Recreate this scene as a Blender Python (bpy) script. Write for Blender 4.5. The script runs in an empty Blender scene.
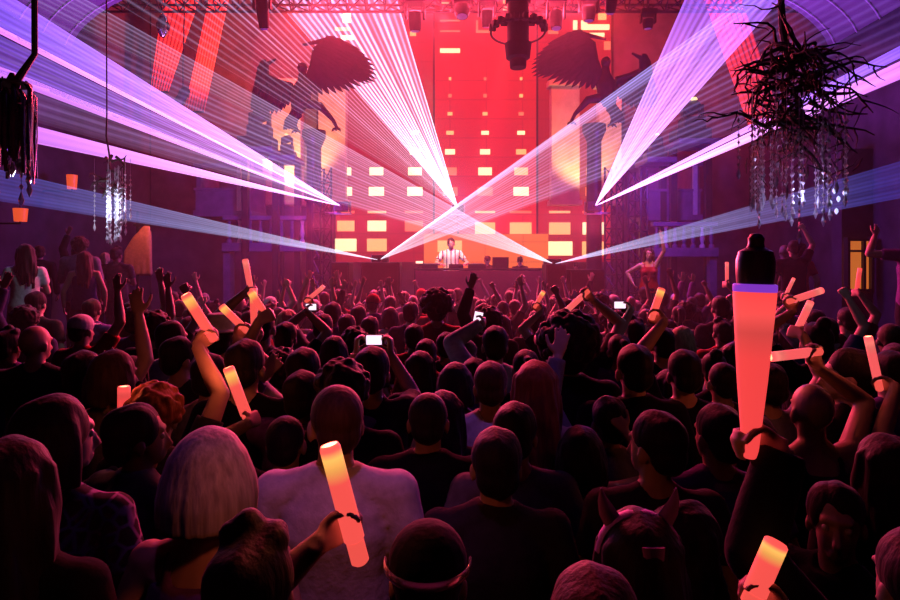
import bpy, bmesh, math, random
import numpy as np
from mathutils import Vector, Matrix, Euler

C = bpy.context.scene.collection
SC = bpy.context.scene
R = random.Random(11)
PI = math.pi
rad = math.radians

# ------------------------------------------------------------------ camera
CAM_Z = 2.2
HOR = 265.0
F = 600.0
cam_d = bpy.data.cameras.new('camera'); cam = bpy.data.objects.new('camera', cam_d); C.objects.link(cam)
cam_d.sensor_width = 36.0; cam_d.lens = 24.0
cam.location = (0, 0, CAM_Z); cam.rotation_euler = (PI/2, 0, 0)
cam_d.shift_y = -(300.0-HOR)/900.0
cam_d.clip_start = 0.05
SC.camera = cam

# ------------------------------------------------------------------ world, exposure
w = bpy.data.worlds.new('world'); SC.world = w; w.use_nodes = True
w.node_tree.nodes['Background'].inputs[0].default_value = (0.02, 0.004, 0.03, 1)
w.node_tree.nodes['Background'].inputs[1].default_value = 0.0
SC.view_settings.view_transform = 'Standard'; SC.view_settings.look = 'None'
SC.view_settings.exposure = 0.0; SC.view_settings.gamma = 1.0
SC.view_settings.use_curve_mapping = False
SC.cycles.transparent_max_bounces = 48
SC.cycles.max_bounces = 4
SC.cycles.diffuse_bounces = 0
SC.cycles.volume_bounces = 0
SC.cycles.use_denoising = True
SC.cycles.sample_clamp_indirect = 3.0

def at(px, py, y):
    """point seen at this spot of the photograph when it stands y metres in front of the camera"""
    return Vector(((px-450.0)*y/F, y, CAM_Z + (HOR-py)*y/F))

# ------------------------------------------------------------------ the lamps of the place, and added fill lamps
def lamp(kind, name, loc, aim, col, power, size=0.3, size_y=None, angle=60, blend=0.5, spread=None):
    d = bpy.data.lights.new(name, kind); o = bpy.data.objects.new(name, d); C.objects.link(o)
    o.location = loc; d.energy = power; d.color = col
    if spread: d.spread = rad(spread)
    if kind == 'AREA':
        d.shape = 'RECTANGLE'; d.size = size; d.size_y = size_y or size
    elif kind == 'SPOT':
        d.shadow_soft_size = size; d.spot_size = rad(angle); d.spot_blend = blend
    else:
        d.shadow_soft_size = size
    if aim is not None:
        o.rotation_euler = (Vector(aim)-Vector(loc)).to_track_quat('-Z', 'Y').to_euler()
    return o

RED = (1.0, 0.028, 0.03); PINK = (1.0, 0.10, 0.28); VIO = (0.42, 0.12, 1.0); BLU = (0.16, 0.08, 1.0); WARM = (1.0, 0.5, 0.16)
# stage wash hung on the truss, thrown over the crowd
lamp('AREA', 'stage_wash_light', (0, 12.6, 7.6), (0, 4.5, 1.2), (1.0, 0.05, 0.12), 850, 6.0, 0.5, spread=110)
lamp('AREA', 'stage_front_light', (0, 11.7, 3.1), (0, 4.0, 1.7), (1.0, 0.055, 0.12), 640, 6.0, 0.5, spread=120)
lamp('SPOT', 'truss_spot_light', at(508, 40, 13.2), (0.2, 14.2, 1.0), RED, 6500, 0.12, angle=22, blend=0.6)
lamp('AREA', 'stage_back_light', (0, 13.2, 9.3), (0, 15.0, 2.0), RED, 700, 5.0, 1.0)
# lamps added to stand in for the laser projectors' scatter
lamp('POINT', 'laser_glow_light', at(292, 185, 11.6), None, (0.26, 0.05, 1.0), 220, 0.25)
lamp('POINT', 'laser_glow_light', at(652, 180, 11.6), None, (0.26, 0.05, 1.0), 220, 0.25)
lamp('POINT', 'laser_glow_light', at(458, 200, 13.2), None, (0.6, 0.3, 1.0), 50, 0.2)
lamp('AREA', 'laser_scatter_fill', (-5.6, 8.6, 4.6), (-2.0, 2.5, 1.6), (0.40, 0.10, 1.0), 9, 2.5, 1.2)  # added overhead fill, gives the crowd a violet sheen
lamp('AREA', 'laser_scatter_fill', (5.6, 8.6, 4.6), (2.0, 2.5, 1.6), (0.40, 0.10, 1.0), 9, 2.5, 1.2)
lamp('SPOT', 'ceiling_wash_light', (-5.0, 11.0, 3.6), (-6.6, 10.6, 6.8), (0.55, 0.10, 1.0), 420, 0.2, angle=100)
lamp('SPOT', 'ceiling_wash_light', (5.0, 11.0, 3.6), (6.6, 10.6, 6.8), (0.45, 0.08, 1.0), 420, 0.2, angle=100)
# warm uplights at the piers beside the screen
lamp('SPOT', 'pier_uplight', at(290, 205, 14.6), at(295, 120, 15.4), WARM, 700, 0.15, angle=80)
lamp('SPOT', 'pier_uplight', at(590, 205, 14.6), at(585, 120, 15.4), WARM, 450, 0.15, angle=80)
lamp('SPOT', 'banner_light', at(215, 130, 13.2), at(190, 40, 13.6), (1.0, 0.12, 0.05), 700, 0.15, angle=70)
lamp('SPOT', 'pier_fill_light', at(300, 20, 13.0), at(225, 30, 16.0), (1.0, 0.045, 0.045), 1700, 0.2, angle=95)  # this spot and the next are added to redden the pier walls
lamp('SPOT', 'pier_fill_light', at(600, 20, 13.0), at(680, 30, 16.0), (1.0, 0.045, 0.05), 1300, 0.2, angle=95)
lamp('AREA', 'violet_fill_light', (0.5, 1.6, 6.5), (0.3, 2.2, 0.0), (0.42, 0.08, 1.0), 2.5, 3.0, 1.0)  # added fill above the crowd for violet sheen on the backs
lamp('SPOT', 'violet_fill_spot', (-0.3, 0.6, 6.4), (-0.36, 1.92, 1.45), (0.80, 0.14, 0.85), 120, 0.1, angle=14, blend=0.7)  # added narrow spot that brightens the white shirt
lamp('SPOT', 'violet_fill_spot', (0.6, 1.4, 6.4), (0.20, 2.95, 1.45), (0.50, 0.12, 1.0), 110, 0.1, angle=13, blend=0.8)  # added narrow spot that brightens the lavender tee
# ------------------------------------------------------------------ materials
MATS = {}
def nmat(name):
    m = bpy.data.materials.new(name); m.use_nodes = True
    return m, m.node_tree.nodes, m.node_tree.links, m.node_tree.nodes['Principled BSDF']

def mat(name, col, rough=0.7, metal=0.0, spec=0.4, noise=0.15, scale=18.0, bump=0.0, stretch=(1, 1, 1), sheen=0.0, transmission=0.0):
    if name in MATS: return MATS[name]
    m, N, L, b = nmat(name)
    b.inputs['Roughness'].default_value = rough; b.inputs['Metallic'].default_value = metal
    b.inputs['Specular IOR Level'].default_value = spec
    b.inputs['Transmission Weight'].default_value = transmission
    if sheen:
        b.inputs['Sheen Weight'].default_value = sheen; b.inputs['Sheen Roughness'].default_value = 0.35
    tc = N.new('ShaderNodeTexCoord'); mp = N.new('ShaderNodeMapping'); mp.inputs['Scale'].default_value = stretch
    L.new(tc.outputs['Object'], mp.inputs[0])
    nz = N.new('ShaderNodeTexNoise'); nz.inputs['Scale'].default_value = scale; nz.inputs['Detail'].default_value = 3
    L.new(mp.outputs[0], nz.inputs['Vector'])
    rp = N.new('ShaderNodeValToRGB'); c = np.array(col)
    rp.color_ramp.elements[0].position = 0.3; rp.color_ramp.elements[1].position = 0.7
    rp.color_ramp.elements[0].color = (*np.clip(c*(1-noise), 0, 1), 1); rp.color_ramp.elements[1].color = (*np.clip(c*(1+noise), 0, 1), 1)
    L.new(nz.outputs['Fac'], rp.inputs[0]); L.new(rp.outputs[0], b.inputs['Base Color'])
    if bump:
        bp = N.new('ShaderNodeBump'); bp.inputs['Strength'].default_value = bump; bp.inputs['Distance'].default_value = 0.02
        L.new(nz.outputs['Fac'], bp.inputs['Height']); L.new(bp.outputs[0], b.inputs['Normal'])
    MATS[name] = m
    return m

def emat(name, col, strength, light=True):
    if name in MATS: return MATS[name]
    m, N, L, b = nmat(name)
    b.inputs['Base Color'].default_value = (col[0]*.5, col[1]*.5, col[2]*.5, 1); b.inputs['Roughness'].default_value = 0.4
    b.inputs['Emission Color'].default_value = (*col, 1); b.inputs['Emission Strength'].default_value = strength
    if not light: m.cycles.emission_sampling = 'NONE'
    MATS[name] = m
    return m

# ------------------------------------------------------------------ mesh collecting
class MB:
    def __init__(s): s.v = []; s.f = []
    def add(s, vs, fs):
        o = len(s.v); s.v.extend(tuple(p) for p in vs); s.f.extend(tuple(i+o for i in f) for f in fs); return s
    def box(s, c, d, rot=None, taper=1.0):
        hx, hy, hz = d[0]/2, d[1]/2, d[2]/2
        vs = []
        for z in (-1, 1):
            k = taper if z > 0 else 1.0
            for x, y in ((-1, -1), (1, -1), (1, 1), (-1, 1)):
                vs.append(Vector((x*hx*k, y*hy*k, z*hz)))
        if rot is not None: vs = [rot @ p for p in vs]
        vs = [p+Vector(c) for p in vs]
        return s.add(vs, [(3, 2, 1, 0), (4, 5, 6, 7), (0, 1, 5, 4), (1, 2, 6, 5), (2, 3, 7, 6), (3, 0, 4, 7)])
    def tube(s, pts, rads, n=10, rads2=None, up=None, cap=True):
        """loft through pts; rads across, rads2 the other way (flattened tubes)"""
        pts = [Vector(p) for p in pts]; k = len(pts)
        if not hasattr(rads, '__len__'): rads = [rads]*k
        r2 = rads if rads2 is None else (rads2 if hasattr(rads2, '__len__') else [rads2]*k)
        tang = []
        for i in range(k):
            t = pts[min(i+1, k-1)]-pts[max(i-1, 0)]
            tang.append(t.normalized() if t.length > 1e-9 else Vector((0, 0, 1)))
        a = Vector(up) if up is not None else (Vector((1, 0, 0)) if abs(tang[0].x) < 0.8 else Vector((0, 1, 0)))
        vs = []
        for i in range(k):
            t = tang[i]
            a = (a-t*a.dot(t)); a = a.normalized() if a.length > 1e-6 else t.orthogonal().normalized()
            b = t.cross(a)
            for j in range(n):
                th = 2*PI*j/n
                vs.append(pts[i]+a*(rads[i]*math.cos(th))+b*(r2[i]*math.sin(th)))
        fs = []
        for i in range(k-1):
            for j in range(n):
                fs.append((i*n+j, i*n+(j+1) % n, (i+1)*n+(j+1) % n, (i+1)*n+j))
        if cap:
            fs.append(tuple(range(n-1, -1, -1))); fs.append(tuple((k-1)*n+j for j in range(n)))
        return s.add(vs, fs)
    def ell(s, c, r, nu=14, nv=9, rot=None):
        c = Vector(c); vs = []; fs = []
        rr = r if hasattr(r, '__len__') else (r, r, r)
        for i in range(1, nv):
            ph = PI*i/nv
            for j in range(nu):
                th = 2*PI*j/nu
                vs.append(Vector((rr[0]*math.sin(ph)*math.cos(th), rr[1]*math.sin(ph)*math.sin(th), rr[2]*math.cos(ph))))
        vs.append(Vector((0, 0, rr[2]))); vs.append(Vector((0, 0, -rr[2])))
        for i in range(nv-2):
            for j in range(nu):
                fs.append((i*nu+j, (i+1)*nu+j, (i+1)*nu+(j+1) % nu, i*nu+(j+1) % nu))
        t, b = len(vs)-2, len(vs)-1
        for j in range(nu):
            fs.append((t, j, (j+1) % nu)); fs.append((b, (nv-2)*nu+(j+1) % nu, (nv-2)*nu+j))
        if rot is not None: vs = [rot @ p for p in vs]
        return s.add([p+c for p in vs], fs)
    def lathe(s, prof, n=20, c=(0, 0, 0), rot=None):
        c = Vector(c); vs = []; fs = []; k = len(prof)
        for r_, z in prof:
            for j in range(n):
                th = 2*PI*j/n; vs.append(Vector((r_*math.cos(th), r_*math.sin(th), z)))
        for i in range(k-1):
            for j in range(n):
                fs.append((i*n+j, i*n+(j+1) % n, (i+1)*n+(j+1) % n, (i+1)*n+j))
        fs.append(tuple(range(n-1, -1, -1))); fs.append(tuple((k-1)*n+j for j in range(n)))
        if rot is not None: vs = [rot @ p for p in vs]
        return s.add([p+c for p in vs], fs)
    def mesh(s, name, smooth=True):
        me = bpy.data.meshes.new(name); me.from_pydata(s.v, [], s.f); me.update()
        if smooth:
            for p in me.polygons: p.use_smooth = True
        return me
    def build(s, name, m, parent=None, smooth=True, bevel=0.0, loc=None):
        me = s.mesh(name, smooth)
        o = bpy.data.objects.new(name, me); C.objects.link(o)
        if m is not None: me.materials.append(m)
        if parent is not None: o.parent = parent
        if loc is not None: o.location = loc
        if bevel:
            b = o.modifiers.new('bevel', 'BEVEL'); b.width = bevel; b.segments = 2; b.limit_method = 'ANGLE'
        if smooth:
            me.set_sharp_from_angle(angle=rad(40))
        return o

def tag(o, label=None, cat=None, group=None, kind=None):
    if label: o['label'] = label
    if cat: o['category'] = cat
    if group: o['group'] = group
    if kind: o['kind'] = kind
    return o
def thing(name, label, cat, loc=(0, 0, 0), rotz=0.0, group=None):
    o = bpy.data.objects.new(name, None); C.objects.link(o); o.empty_display_size = 0.1
    o.location = loc; o.rotation_euler = (0, 0, rotz)
    return tag(o, label, cat, group)
def struct(name, mb, m, smooth=False, **k):
    return tag(mb.build(name, m, smooth=smooth, **k), kind='structure')
def copy_tree(o, parent=None, label=None):
    c = o.copy(); C.objects.link(c)
    if parent is not None: c.parent = parent
    if label: c['label'] = label
    for ch in o.children: copy_tree(ch, c)
    return c

def fuse(mb, name, vox, smooth=3, noise=0.0, nscale=40.0, seed=0):
    """one continuous skin over overlapping shapes"""
    me = mb.mesh(name); o = bpy.data.objects.new('tmp', me); C.objects.link(o)
    r = o.modifiers.new('r', 'REMESH'); r.mode = 'VOXEL'; r.voxel_size = vox; r.use_smooth_shade = True
    if smooth:
        q = o.modifiers.new('s', 'SMOOTH'); q.iterations = smooth; q.factor = 0.5
    dg = bpy.context.evaluated_depsgraph_get(); out = bpy.data.meshes.new_from_object(o.evaluated_get(dg))
    bpy.data.objects.remove(o); bpy.data.meshes.remove(me)
    out.name = name
    n = len(out.vertices); co = np.empty(n*3, dtype=np.float32); out.vertices.foreach_get('co', co); co = co.reshape(-1, 3)
    if noise:
        nr = np.empty(n*3, dtype=np.float32); out.vertices.foreach_get('normal', nr); nr = nr.reshape(-1, 3)
        rs = np.random.RandomState((seed*7+5) % 99991); d = np.zeros(n)
        for k in range(9):
            fr = rs.normal(size=3); fr /= np.linalg.norm(fr); fr *= nscale*(0.6+1.1*rs.rand()); fr[2] *= 0.35
            d += np.sin(co @ fr + rs.rand()*6.28)
        co = co + nr*(d*noise/3.0)[:, None].astype(np.float32)
        out.vertices.foreach_set('co', co.ravel()); out.update()
    return out
def link(name, me, m, parent):
    o = bpy.data.objects.new(name, me); C.objects.link(o); o.parent = parent
    if not me.materials: me.materials.append(m)
    o.material_slots[0].link = 'OBJECT'; o.material_slots[0].material = m
    return o
# ------------------------------------------------------------------ the room
m_floor = mat('floor_dark', (0.03, 0.025, 0.03), 0.45, noise=0.3, scale=6)
m_wall = mat('wall_plum', (0.10, 0.07, 0.10), 0.75, noise=0.25, scale=3, bump=0.1)
m_wall2 = mat('wall_side', (0.055, 0.04, 0.06), 0.8, noise=0.3, scale=2.5, bump=0.1)
m_ceil = mat('ceiling_plaster', (0.30, 0.22, 0.32), 0.7, noise=0.12, scale=2)
m_rib = mat('ceiling_rib', (0.75, 0.65, 0.78), 0.5, noise=0.05)
m_stage = mat('stage_black', (0.05, 0.04, 0.045), 0.6, noise=0.2)
m_pier = mat('pier_plaster', (0.55, 0.44, 0.34), 0.7, noise=0.15, scale=4, bump=0.1)
m_dark = mat('dark_metal', (0.025, 0.022, 0.026), 0.4, metal=0.6, noise=0.2)
m_black = mat('black_paint', (0.012, 0.011, 0.013), 0.5, noise=0.2)
m_grey = mat('truss_aluminium', (0.35, 0.33, 0.35), 0.35, metal=0.8, noise=0.1)

XW, YB, YF = 8.0, 16.6, -2.5
HI, LO = 11.0, 6.8
struct('floor', MB().box((0, (YB+YF)/2, -0.1), (2*XW+0.6, YB-YF+0.6, 0.2)), m_floor)
struct('wall_left', MB().box((-XW-0.15, (YB+YF)/2, HI/2), (0.3, YB-YF+0.6, HI)), m_wall2)
struct('wall_right', MB().box((XW+0.15, (YB+YF)/2, HI/2), (0.3, YB-YF+0.6, HI)), m_wall2)
struct('wall_back', MB().box((0, YB+0.15, HI/2), (2*XW, 0.3, HI)), m_wall)
struct('wall_front', MB().box((0, YF-0.15, HI/2), (2*XW, 0.3, HI)), m_wall2)
struct('ceiling', MB().box((0, (YB+YF)/2, HI+0.1), (2*XW+0.6, YB-YF+0.6, 0.2)), m_wall2)
# low ceiling with a rounded edge that opens up over the stage, and its raised rings
YC, RC = 18.5, 9.9
def ring_pts(r, z, n=40):
    a0 = math.acos(min(1, (XW-0.02)/r)) if r > XW else 0.0
    return [Vector((r*math.cos(a), YC-r*math.sin(a), z)) for a in np.linspace(a0, PI-a0, n)]
lowc = MB(); n = 40
a0 = math.acos((XW-0.02)/RC)
xs = [RC*math.cos(a) for a in np.linspace(PI-a0, a0, n)]
top = []; vs = []
for x in xs:
    ye = YC-math.sqrt(RC*RC-x*x)
    vs += [(x, ye, LO), (x, ye, LO+0.35), (x, YF, LO), (x, YF, LO+0.35)]
fs = []
for i in range(n-1):
    a, b = 4*i, 4*(i+1)
    fs += [(a, a+2, b+2, b), (a+1, b+1, b+3, a+3), (a, b, b+1, a+1), (a+2, a+3, b+3, b+2)]
fs += [(0, 1, 3, 2), (4*(n-1), 4*(n-1)+2, 4*(n-1)+3, 4*(n-1)+1)]
lowc.add(vs, fs); struct('ceiling_low', lowc, mat('ceiling_black', (0.02, 0.017, 0.02), 0.8))
cove = MB(); vs = []; fs = []
for i in range(n):
    x = -XW+0.02+(2*XW-0.04)*i/(n-1)
    for r_ in (RC, RC+3.6):
        ye = YC-math.sqrt(r_*r_-x*x); vs += [(x, ye, LO-0.015), (x, ye, LO-0.001)]
for i in range(n-1):
    a, b = 4*i, 4*(i+1); fs += [(a, b, b+2, a+2), (a+1, a+3, b+3, b+1), (a, a+1, b+1, b), (a+2, b+2, b+3, a+3)]
fs += [(0, 2, 3, 1), (4*(n-1), 4*(n-1)+1, 4*(n-1)+3, 4*(n-1)+2)]
cove.add(vs, fs); struct('ceiling_cove', cove, m_ceil)
for k in range(9):
    struct('trim_%d' % (k+1), MB().tube(ring_pts(RC+0.12+0.42*k, LO-0.02), 0.022, 6), m_rib, smooth=True)

# raised terraces along both sides
struct('floor_terrace_left', MB().box((-6.3, 9.0, 0.4), (3.38, 6.4, 0.8)), m_stage)
struct('floor_terrace_right', MB().box((6.3, 9.0, 0.4), (3.38, 6.4, 0.8)), m_stage)
# stage and the piers beside the screen
STZ = 1.0
struct('floor_stage', MB().box((0, 14.35, STZ/2), (9.4, 4.3, STZ)), m_stage)
def pier(name, px0, px1, py0, py1, y, m, d=0.5):
    a = at(px0, py1, y); b = at(px1, py0, y)
    return struct(name, MB().box(((a.x+b.x)/2, y+d/2, (a.z+b.z)/2), (b.x-a.x, d, b.z-a.z)), m)
# the pier wall: a thick wall each side of the stage opening
struct('wall_pier_left', MB().box((-5.75, 16.2, HI/2), (4.4, 0.5, HI)), m_wall)
struct('wall_pier_right', MB().box((5.95, 16.2, HI/2), (4.0, 0.5, HI)), m_wall)
for i, (p0, p1) in enumerate(((262, 300), (318, 345), (552, 580), (600, 622))):
    a = at(p0, 200, 15.5); b = at(p1, 85, 15.5)
    pl = MB().box(((a.x+b.x)/2, 15.75, (a.z+b.z)/2), (b.x-a.x, 0.4, b.z-a.z))
    pl.box(((a.x+b.x)/2, 15.72, b.z+0.08), (b.x-a.x+0.16, 0.5, 0.16)).box(((a.x+b.x)/2, 15.72, a.z-0.06), (b.x-a.x+0.12, 0.46, 0.12))
    struct('wall_pilaster_%d' % (i+1), pl, m_pier)
# ------------------------------------------------------------------ people: one continuous body each, clothes and hair on top
BH = 1.74    # height of the figure as drawn below; people are scaled from it
def ik(S, T, l1=0.285, l2=0.255, pole=(0, -1, 0)):
    S, T = Vector(S), Vector(T); d = T-S; L = d.length
    mx = (l1+l2)*0.995
    if L > mx: T = S+d*(mx/L); d = T-S; L = mx
    u = d.normalized(); a = (l1*l1-l2*l2+L*L)/(2*L); h = math.sqrt(max(l1*l1-a*a, 0))
    p = Vector(pole); p = p-u*p.dot(u); p = p.normalized() if p.length > 1e-5 else u.orthogonal().normalized()
    return S+u*a+p*h, T

def hand(mb, W, d, n, kind, side, k=1.0):
    """palm, four fingers and a thumb. d: wrist to knuckles, n: the way the palm faces"""
    d = d.normalized(); n = (n-d*n.dot(d)); n = n.normalized() if n.length > 1e-5 else d.orthogonal().normalized()
    s = d.cross(n)*(-side)               # towards the thumb
    P = W+d*0.045*k
    mb.tube([W-d*0.01, W+d*0.02*k, W+d*0.055*k, W+d*0.088*k], [0.024*k, 0.032*k, 0.041*k, 0.037*k], 10, [0.019*k, 0.017*k, 0.015*k, 0.012*k], up=s)
    ln = [0.070, 0.079, 0.074, 0.058]
    bends = {'open': (0.08, 0.14, 0.12), 'relaxed': (0.4, 0.5, 0.3), 'grip': (0.95, 1.25, 0.95), 'fist': (1.35, 1.5, 1.0)}[kind]
    for i in range(4):
        off = (0.029-0.0195*i)*k
        K = W+d*(0.086-0.004*abs(i-1))*k+s*off
        spread = (0.10*(1.5-i) if kind == 'open' else 0.0)
        ang = 0.0; p = K-d*0.012*k; pts = [p, K]; cur = K
        for seg, b in zip((0.46, 0.31, 0.23), bends):
            ang += b
            v = (d*math.cos(ang)+n*math.sin(ang)+s*spread).normalized()
            cur = cur+v*(ln[i]*seg*k); pts.append(cur)
        mb.tube(pts, [0.010*k, 0.0098*k, 0.0092*k, 0.0086*k, 0.0072*k], 8)
    B = W+d*0.022*k+s*0.026*k
    if kind in ('grip', 'fist'):
        pts = [B, B+(s*0.5+d*0.5+n*0.7).normalized()*0.038*k, B+(s*0.25+d*0.62+n*1.0).normalized()*0.066*k, B+(d*0.75+n*0.95-s*0.2).normalized()*0.085*k]
    else:
        pts = [B, B+(s*0.8+d*0.65+n*0.25)*0.035*k, B+(s*0.85+d*1.0+n*0.3)*0.052*k, B+(s*0.85+d*1.3+n*0.3)*0.062*k]
    mb.tube(pts, [0.0135*k, 0.0118*k, 0.0105*k, 0.0085*k], 8)

SH_Z = 1.395
def arm(side, spec, fem):
    """spec: (wrist in body space, elbow pole, hand kind, palm normal, hand direction or None)"""
    w_, pole, kind, nrm, hd = spec
    S = Vector((side*(0.165 if fem else 0.188), 0.0, SH_Z))
    Wp = Vector(w_)
    if Wp.z > 1.5: S.z += 0.045; S.x *= 0.90
    E, T = ik(S, Wp, pole=pole)
    return dict(S=S, E=E, W=T, kind=kind, n=Vector(nrm), d=(Vector(hd) if hd is not None else (T-E)), side=side)
def A(side, w_, pole, kind='relaxed', n=(0, 1, 0), d=None):
    f = lambda p: (p[0]*side, p[1], p[2])
    return (f(w_), f(pole), kind, f(n), f(d) if d is not None else None)
DOWN = lambda s: A(s, (0.27, 0.04, 0.90), (0.6, -1, 0), 'relaxed', (-1, 0, 0))
FRONT = lambda s: A(s, (0.10, 0.30, 1.17), (0.7, -0.5, -1), 'relaxed', (-1, 0, 0))
UP = lambda s: A(s, (0.23, 0.12, 1.93), (1, 0.2, 0), 'open', (0, 1, 0))
FIST = lambda s: A(s, (0.20, 0.14, 1.90), (1, 0.2, 0), 'fist', (0, 1, 0))
BENT = lambda s: A(s, (0.27, 0.22, 1.66), (1, 0.1, -0.6), 'open', (0, 1, 0))
PHON = lambda s: A(s, (0.085, 0.32, 1.76), (1, 0.25, -0.25), 'grip', (-1, 0.2, 0), (0.0, 0.25, 1.0))

def hrot(p, yaw, pitch):
    """turn and tilt a point of the head about the neck"""
    q = Vector(p)-Vector((0, 0, 1.52))
    q = Matrix.Rotation(yaw, 3, 'Z') @ (Matrix.Rotation(pitch, 3, 'X') @ q)
    return q+Vector((0, 0, 1.52))

def body_mesh(name, arms, fem=False, hyaw=0.0, hpitch=0.0, vox=0.0085, face=False, lean=0.0):
    mb = MB()
    k = 0.92 if fem else 1.0
    mb.tube([(0, 0.0, 0.86), (0, 0.0, 0.96), (0, 0, 1.07), (0, 0.0, 1.18), (0, 0.0, 1.30), (0, -0.005, 1.37), (0, -0.008, 1.42), (0, -0.006, 1.47)],
            [0.155, 0.172 if not fem else 0.178, 0.142*k, 0.146*k, 0.165*k, 0.150*k, 0.105*k, 0.055],
            16, [0.10, 0.115, 0.098, 0.105, 0.118, 0.098, 0.07, 0.052], up=(1, 0, 0))
    if fem:
        for s in (-1, 1): mb.ell((s*0.07, 0.085, 1.27), (0.062, 0.055, 0.06))
    mb.tube([(0, -0.012, 1.40), (0, -0.006, 1.47), hrot((0, 0.004, 1.56), hyaw*.6, hpitch)], [0.068*k, 0.055*k, 0.055*k], 12)
    # head
    Rm = Matrix.Rotation(hyaw, 3, 'Z') @ Matrix.Rotation(hpitch, 3, 'X')
    H = lambda p: hrot(p, hyaw, hpitch)
    mb.ell(H((0, -0.008, 1.640)), (0.076, 0.096, 0.098), 18, 12, Rm)
    mb.ell(H((0, 0.030, 1.590)), (0.060, 0.064, 0.082), 14, 10, Rm)
    mb.ell(H((0, 0.064, 1.535)), (0.030, 0.028, 0.024), 12, 8, Rm)
    mb.tube([H((0, 0.088, 1.632)), H((0, 0.103, 1.600)), H((0, 0.114, 1.580)), H((0, 0.094, 1.568))], [0.009, 0.011, 0.015, 0.012], 8)
    mb.tube([H((-0.045, 0.076, 1.646)), H((0, 0.09, 1.650)), H((0.045, 0.076, 1.646))], [0.010, 0.012, 0.010], 8)
    mb.ell(H((0, 0.092, 1.550)), (0.022, 0.011, 0.006), 10, 6, Rm)
    mb.ell(H((0, 0.090, 1.541)), (0.020, 0.011, 0.006), 10, 6, Rm)
    for s in (-1, 1):
        mb.ell(H((s*0.079, -0.004, 1.598)), (0.010, 0.021, 0.033), 10, 8, Rm @ Matrix.Rotation(-s*0.35, 3, 'Z'))
    for a in arms:
        S, E, W = a['S'], a['E'], a['W']
        sd = a['side']
        mb.tube([(sd*0.02, -0.012, 1.475), (sd*0.08, -0.010, 1.428), S+Vector((-sd*0.02, -0.006, 0.004))], [0.046*k, 0.045*k, 0.050*k], 12)
        mb.tube([(sd*0.08, 0.0, 1.34), S], [0.075*k, 0.054*k], 12); mb.ell(S, 0.059*k)
        mb.tube([S, S.lerp(E, .35), E], [0.056*k, 0.049*k, 0.040*k], 12); mb.ell(E, 0.041*k)
        mb.tube([E, E.lerp(W, .3), E.lerp(W, .75), W], [0.040*k, 0.041*k, 0.031*k, 0.026*k], 12)
        hand(mb, W, a['d'], a['n'], a['kind'], a['side'], 0.9 if fem else 1.0)
    for s in (-1, 1):
        mb.tube([(s*0.088, 0, 0.93), (s*0.096, 0.005, 0.80), (s*0.10, 0.008, 0.62), (s*0.10, 0.01, 0.47), (s*0.105, -0.012, 0.34), (s*0.105, -0.012, 0.12), (s*0.105, -0.005, 0.06)],
                [0.088, 0.085, 0.066, 0.054, 0.054, 0.038, 0.04], 12)
        mb.tube([(s*0.105, -0.055, 0.035), (s*0.107, 0.02, 0.045), (s*0.112, 0.11, 0.032), (s*0.116, 0.175, 0.022)], [0.034, 0.042, 0.046, 0.026], 12, [0.033, 0.044, 0.031, 0.02], up=(1, 0, 0))
    return fuse(mb, name, vox, 3)

def shirt_mesh(name, arms, kind, fem=False, vox=0.012, seed=0):
    mb = MB(); k = 0.92 if fem else 1.0
    hip = 0.80 if kind in ('jacket', 'shirt') else 0.86
    g = 0.030 if kind == 'jacket' else (0.022 if kind == 'shirt' else 0.014)
    zt = 1.455 if kind != 'tank' else 1.36
    pr = [(hip, 0.168, 0.118), (0.96, 0.178, 0.120), (1.07, 0.150*k+.01, 0.105), (1.18, 0.152*k, 0.110), (1.30, 0.168*k, 0.120), (1.37, 0.150*k, 0.104), (1.42, 0.108*k, 0.080), (1.455, 0.070, 0.062)]
    pr = [p for p in pr if p[0] <= zt+0.01]
    mb.tube([(0, -0.004, p[0]) for p in pr], [p[1]+g for p in pr], 18, [p[2]+g for p in pr], up=(1, 0, 0))
    if fem:
        for s in (-1, 1): mb.ell((s*0.07, 0.085, 1.27), (0.070, 0.065, 0.068))
    if kind in ('jacket', 'shirt'):
        mb.tube([(0, -0.010, 1.44), (0, -0.008, 1.475), (0, -0.006, 1.50)], [0.082, 0.074, 0.070], 14, [0.078, 0.072, 0.068])
    if kind == 'tank':
        for s in (-1, 1):
            mb.tube([(s*0.085, 0.105, 1.33), (s*0.09, 0.055, 1.43), (s*0.09, -0.01, 1.455), (s*0.085, -0.07, 1.42), (s*0.08, -0.10, 1.33)], 0.016, 8, 0.012)
    for a in arms:
        S, E, W = a['S'], a['E'], a['W']
        if kind == 'tank': continue
        sd = a['side']; x = 0.010 if kind == 'jacket' else (0.005 if kind == 'shirt' else 0.0); g2 = 0.013+x
        mb.tube([(sd*0.03, -0.012, 1.455), (sd*0.08, -0.010, 1.428), S+Vector((-sd*0.02, -0.006, 0.004))], [0.046*k+g2, 0.045*k+g2, 0.050*k+g2], 12)
        mb.tube([(sd*0.08, 0.0, 1.34), S], [0.078*k+x, 0.055*k+g2], 12); mb.ell(S, 0.060*k+g2)
        if kind == 'tee':
            mb.tube([S, S.lerp(E, .35), S.lerp(E, .62)], [0.058*k+g2, 0.054*k+g2, 0.052*k+g2], 12)
        else:
            mb.tube([S, S.lerp(E, .5), E], [0.058*k+g2, 0.048*k+g2, 0.042+g2], 12); mb.ell(E, 0.042+g2)
            mb.tube([E, E.lerp(W, .5), E.lerp(W, .97)], [0.042+g2, 0.038+g2, 0.030+g2], 12)
    return fuse(mb, name, vox, 4, noise=0.005 if kind != 'tank' else 0.002, nscale=26, seed=seed)

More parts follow.
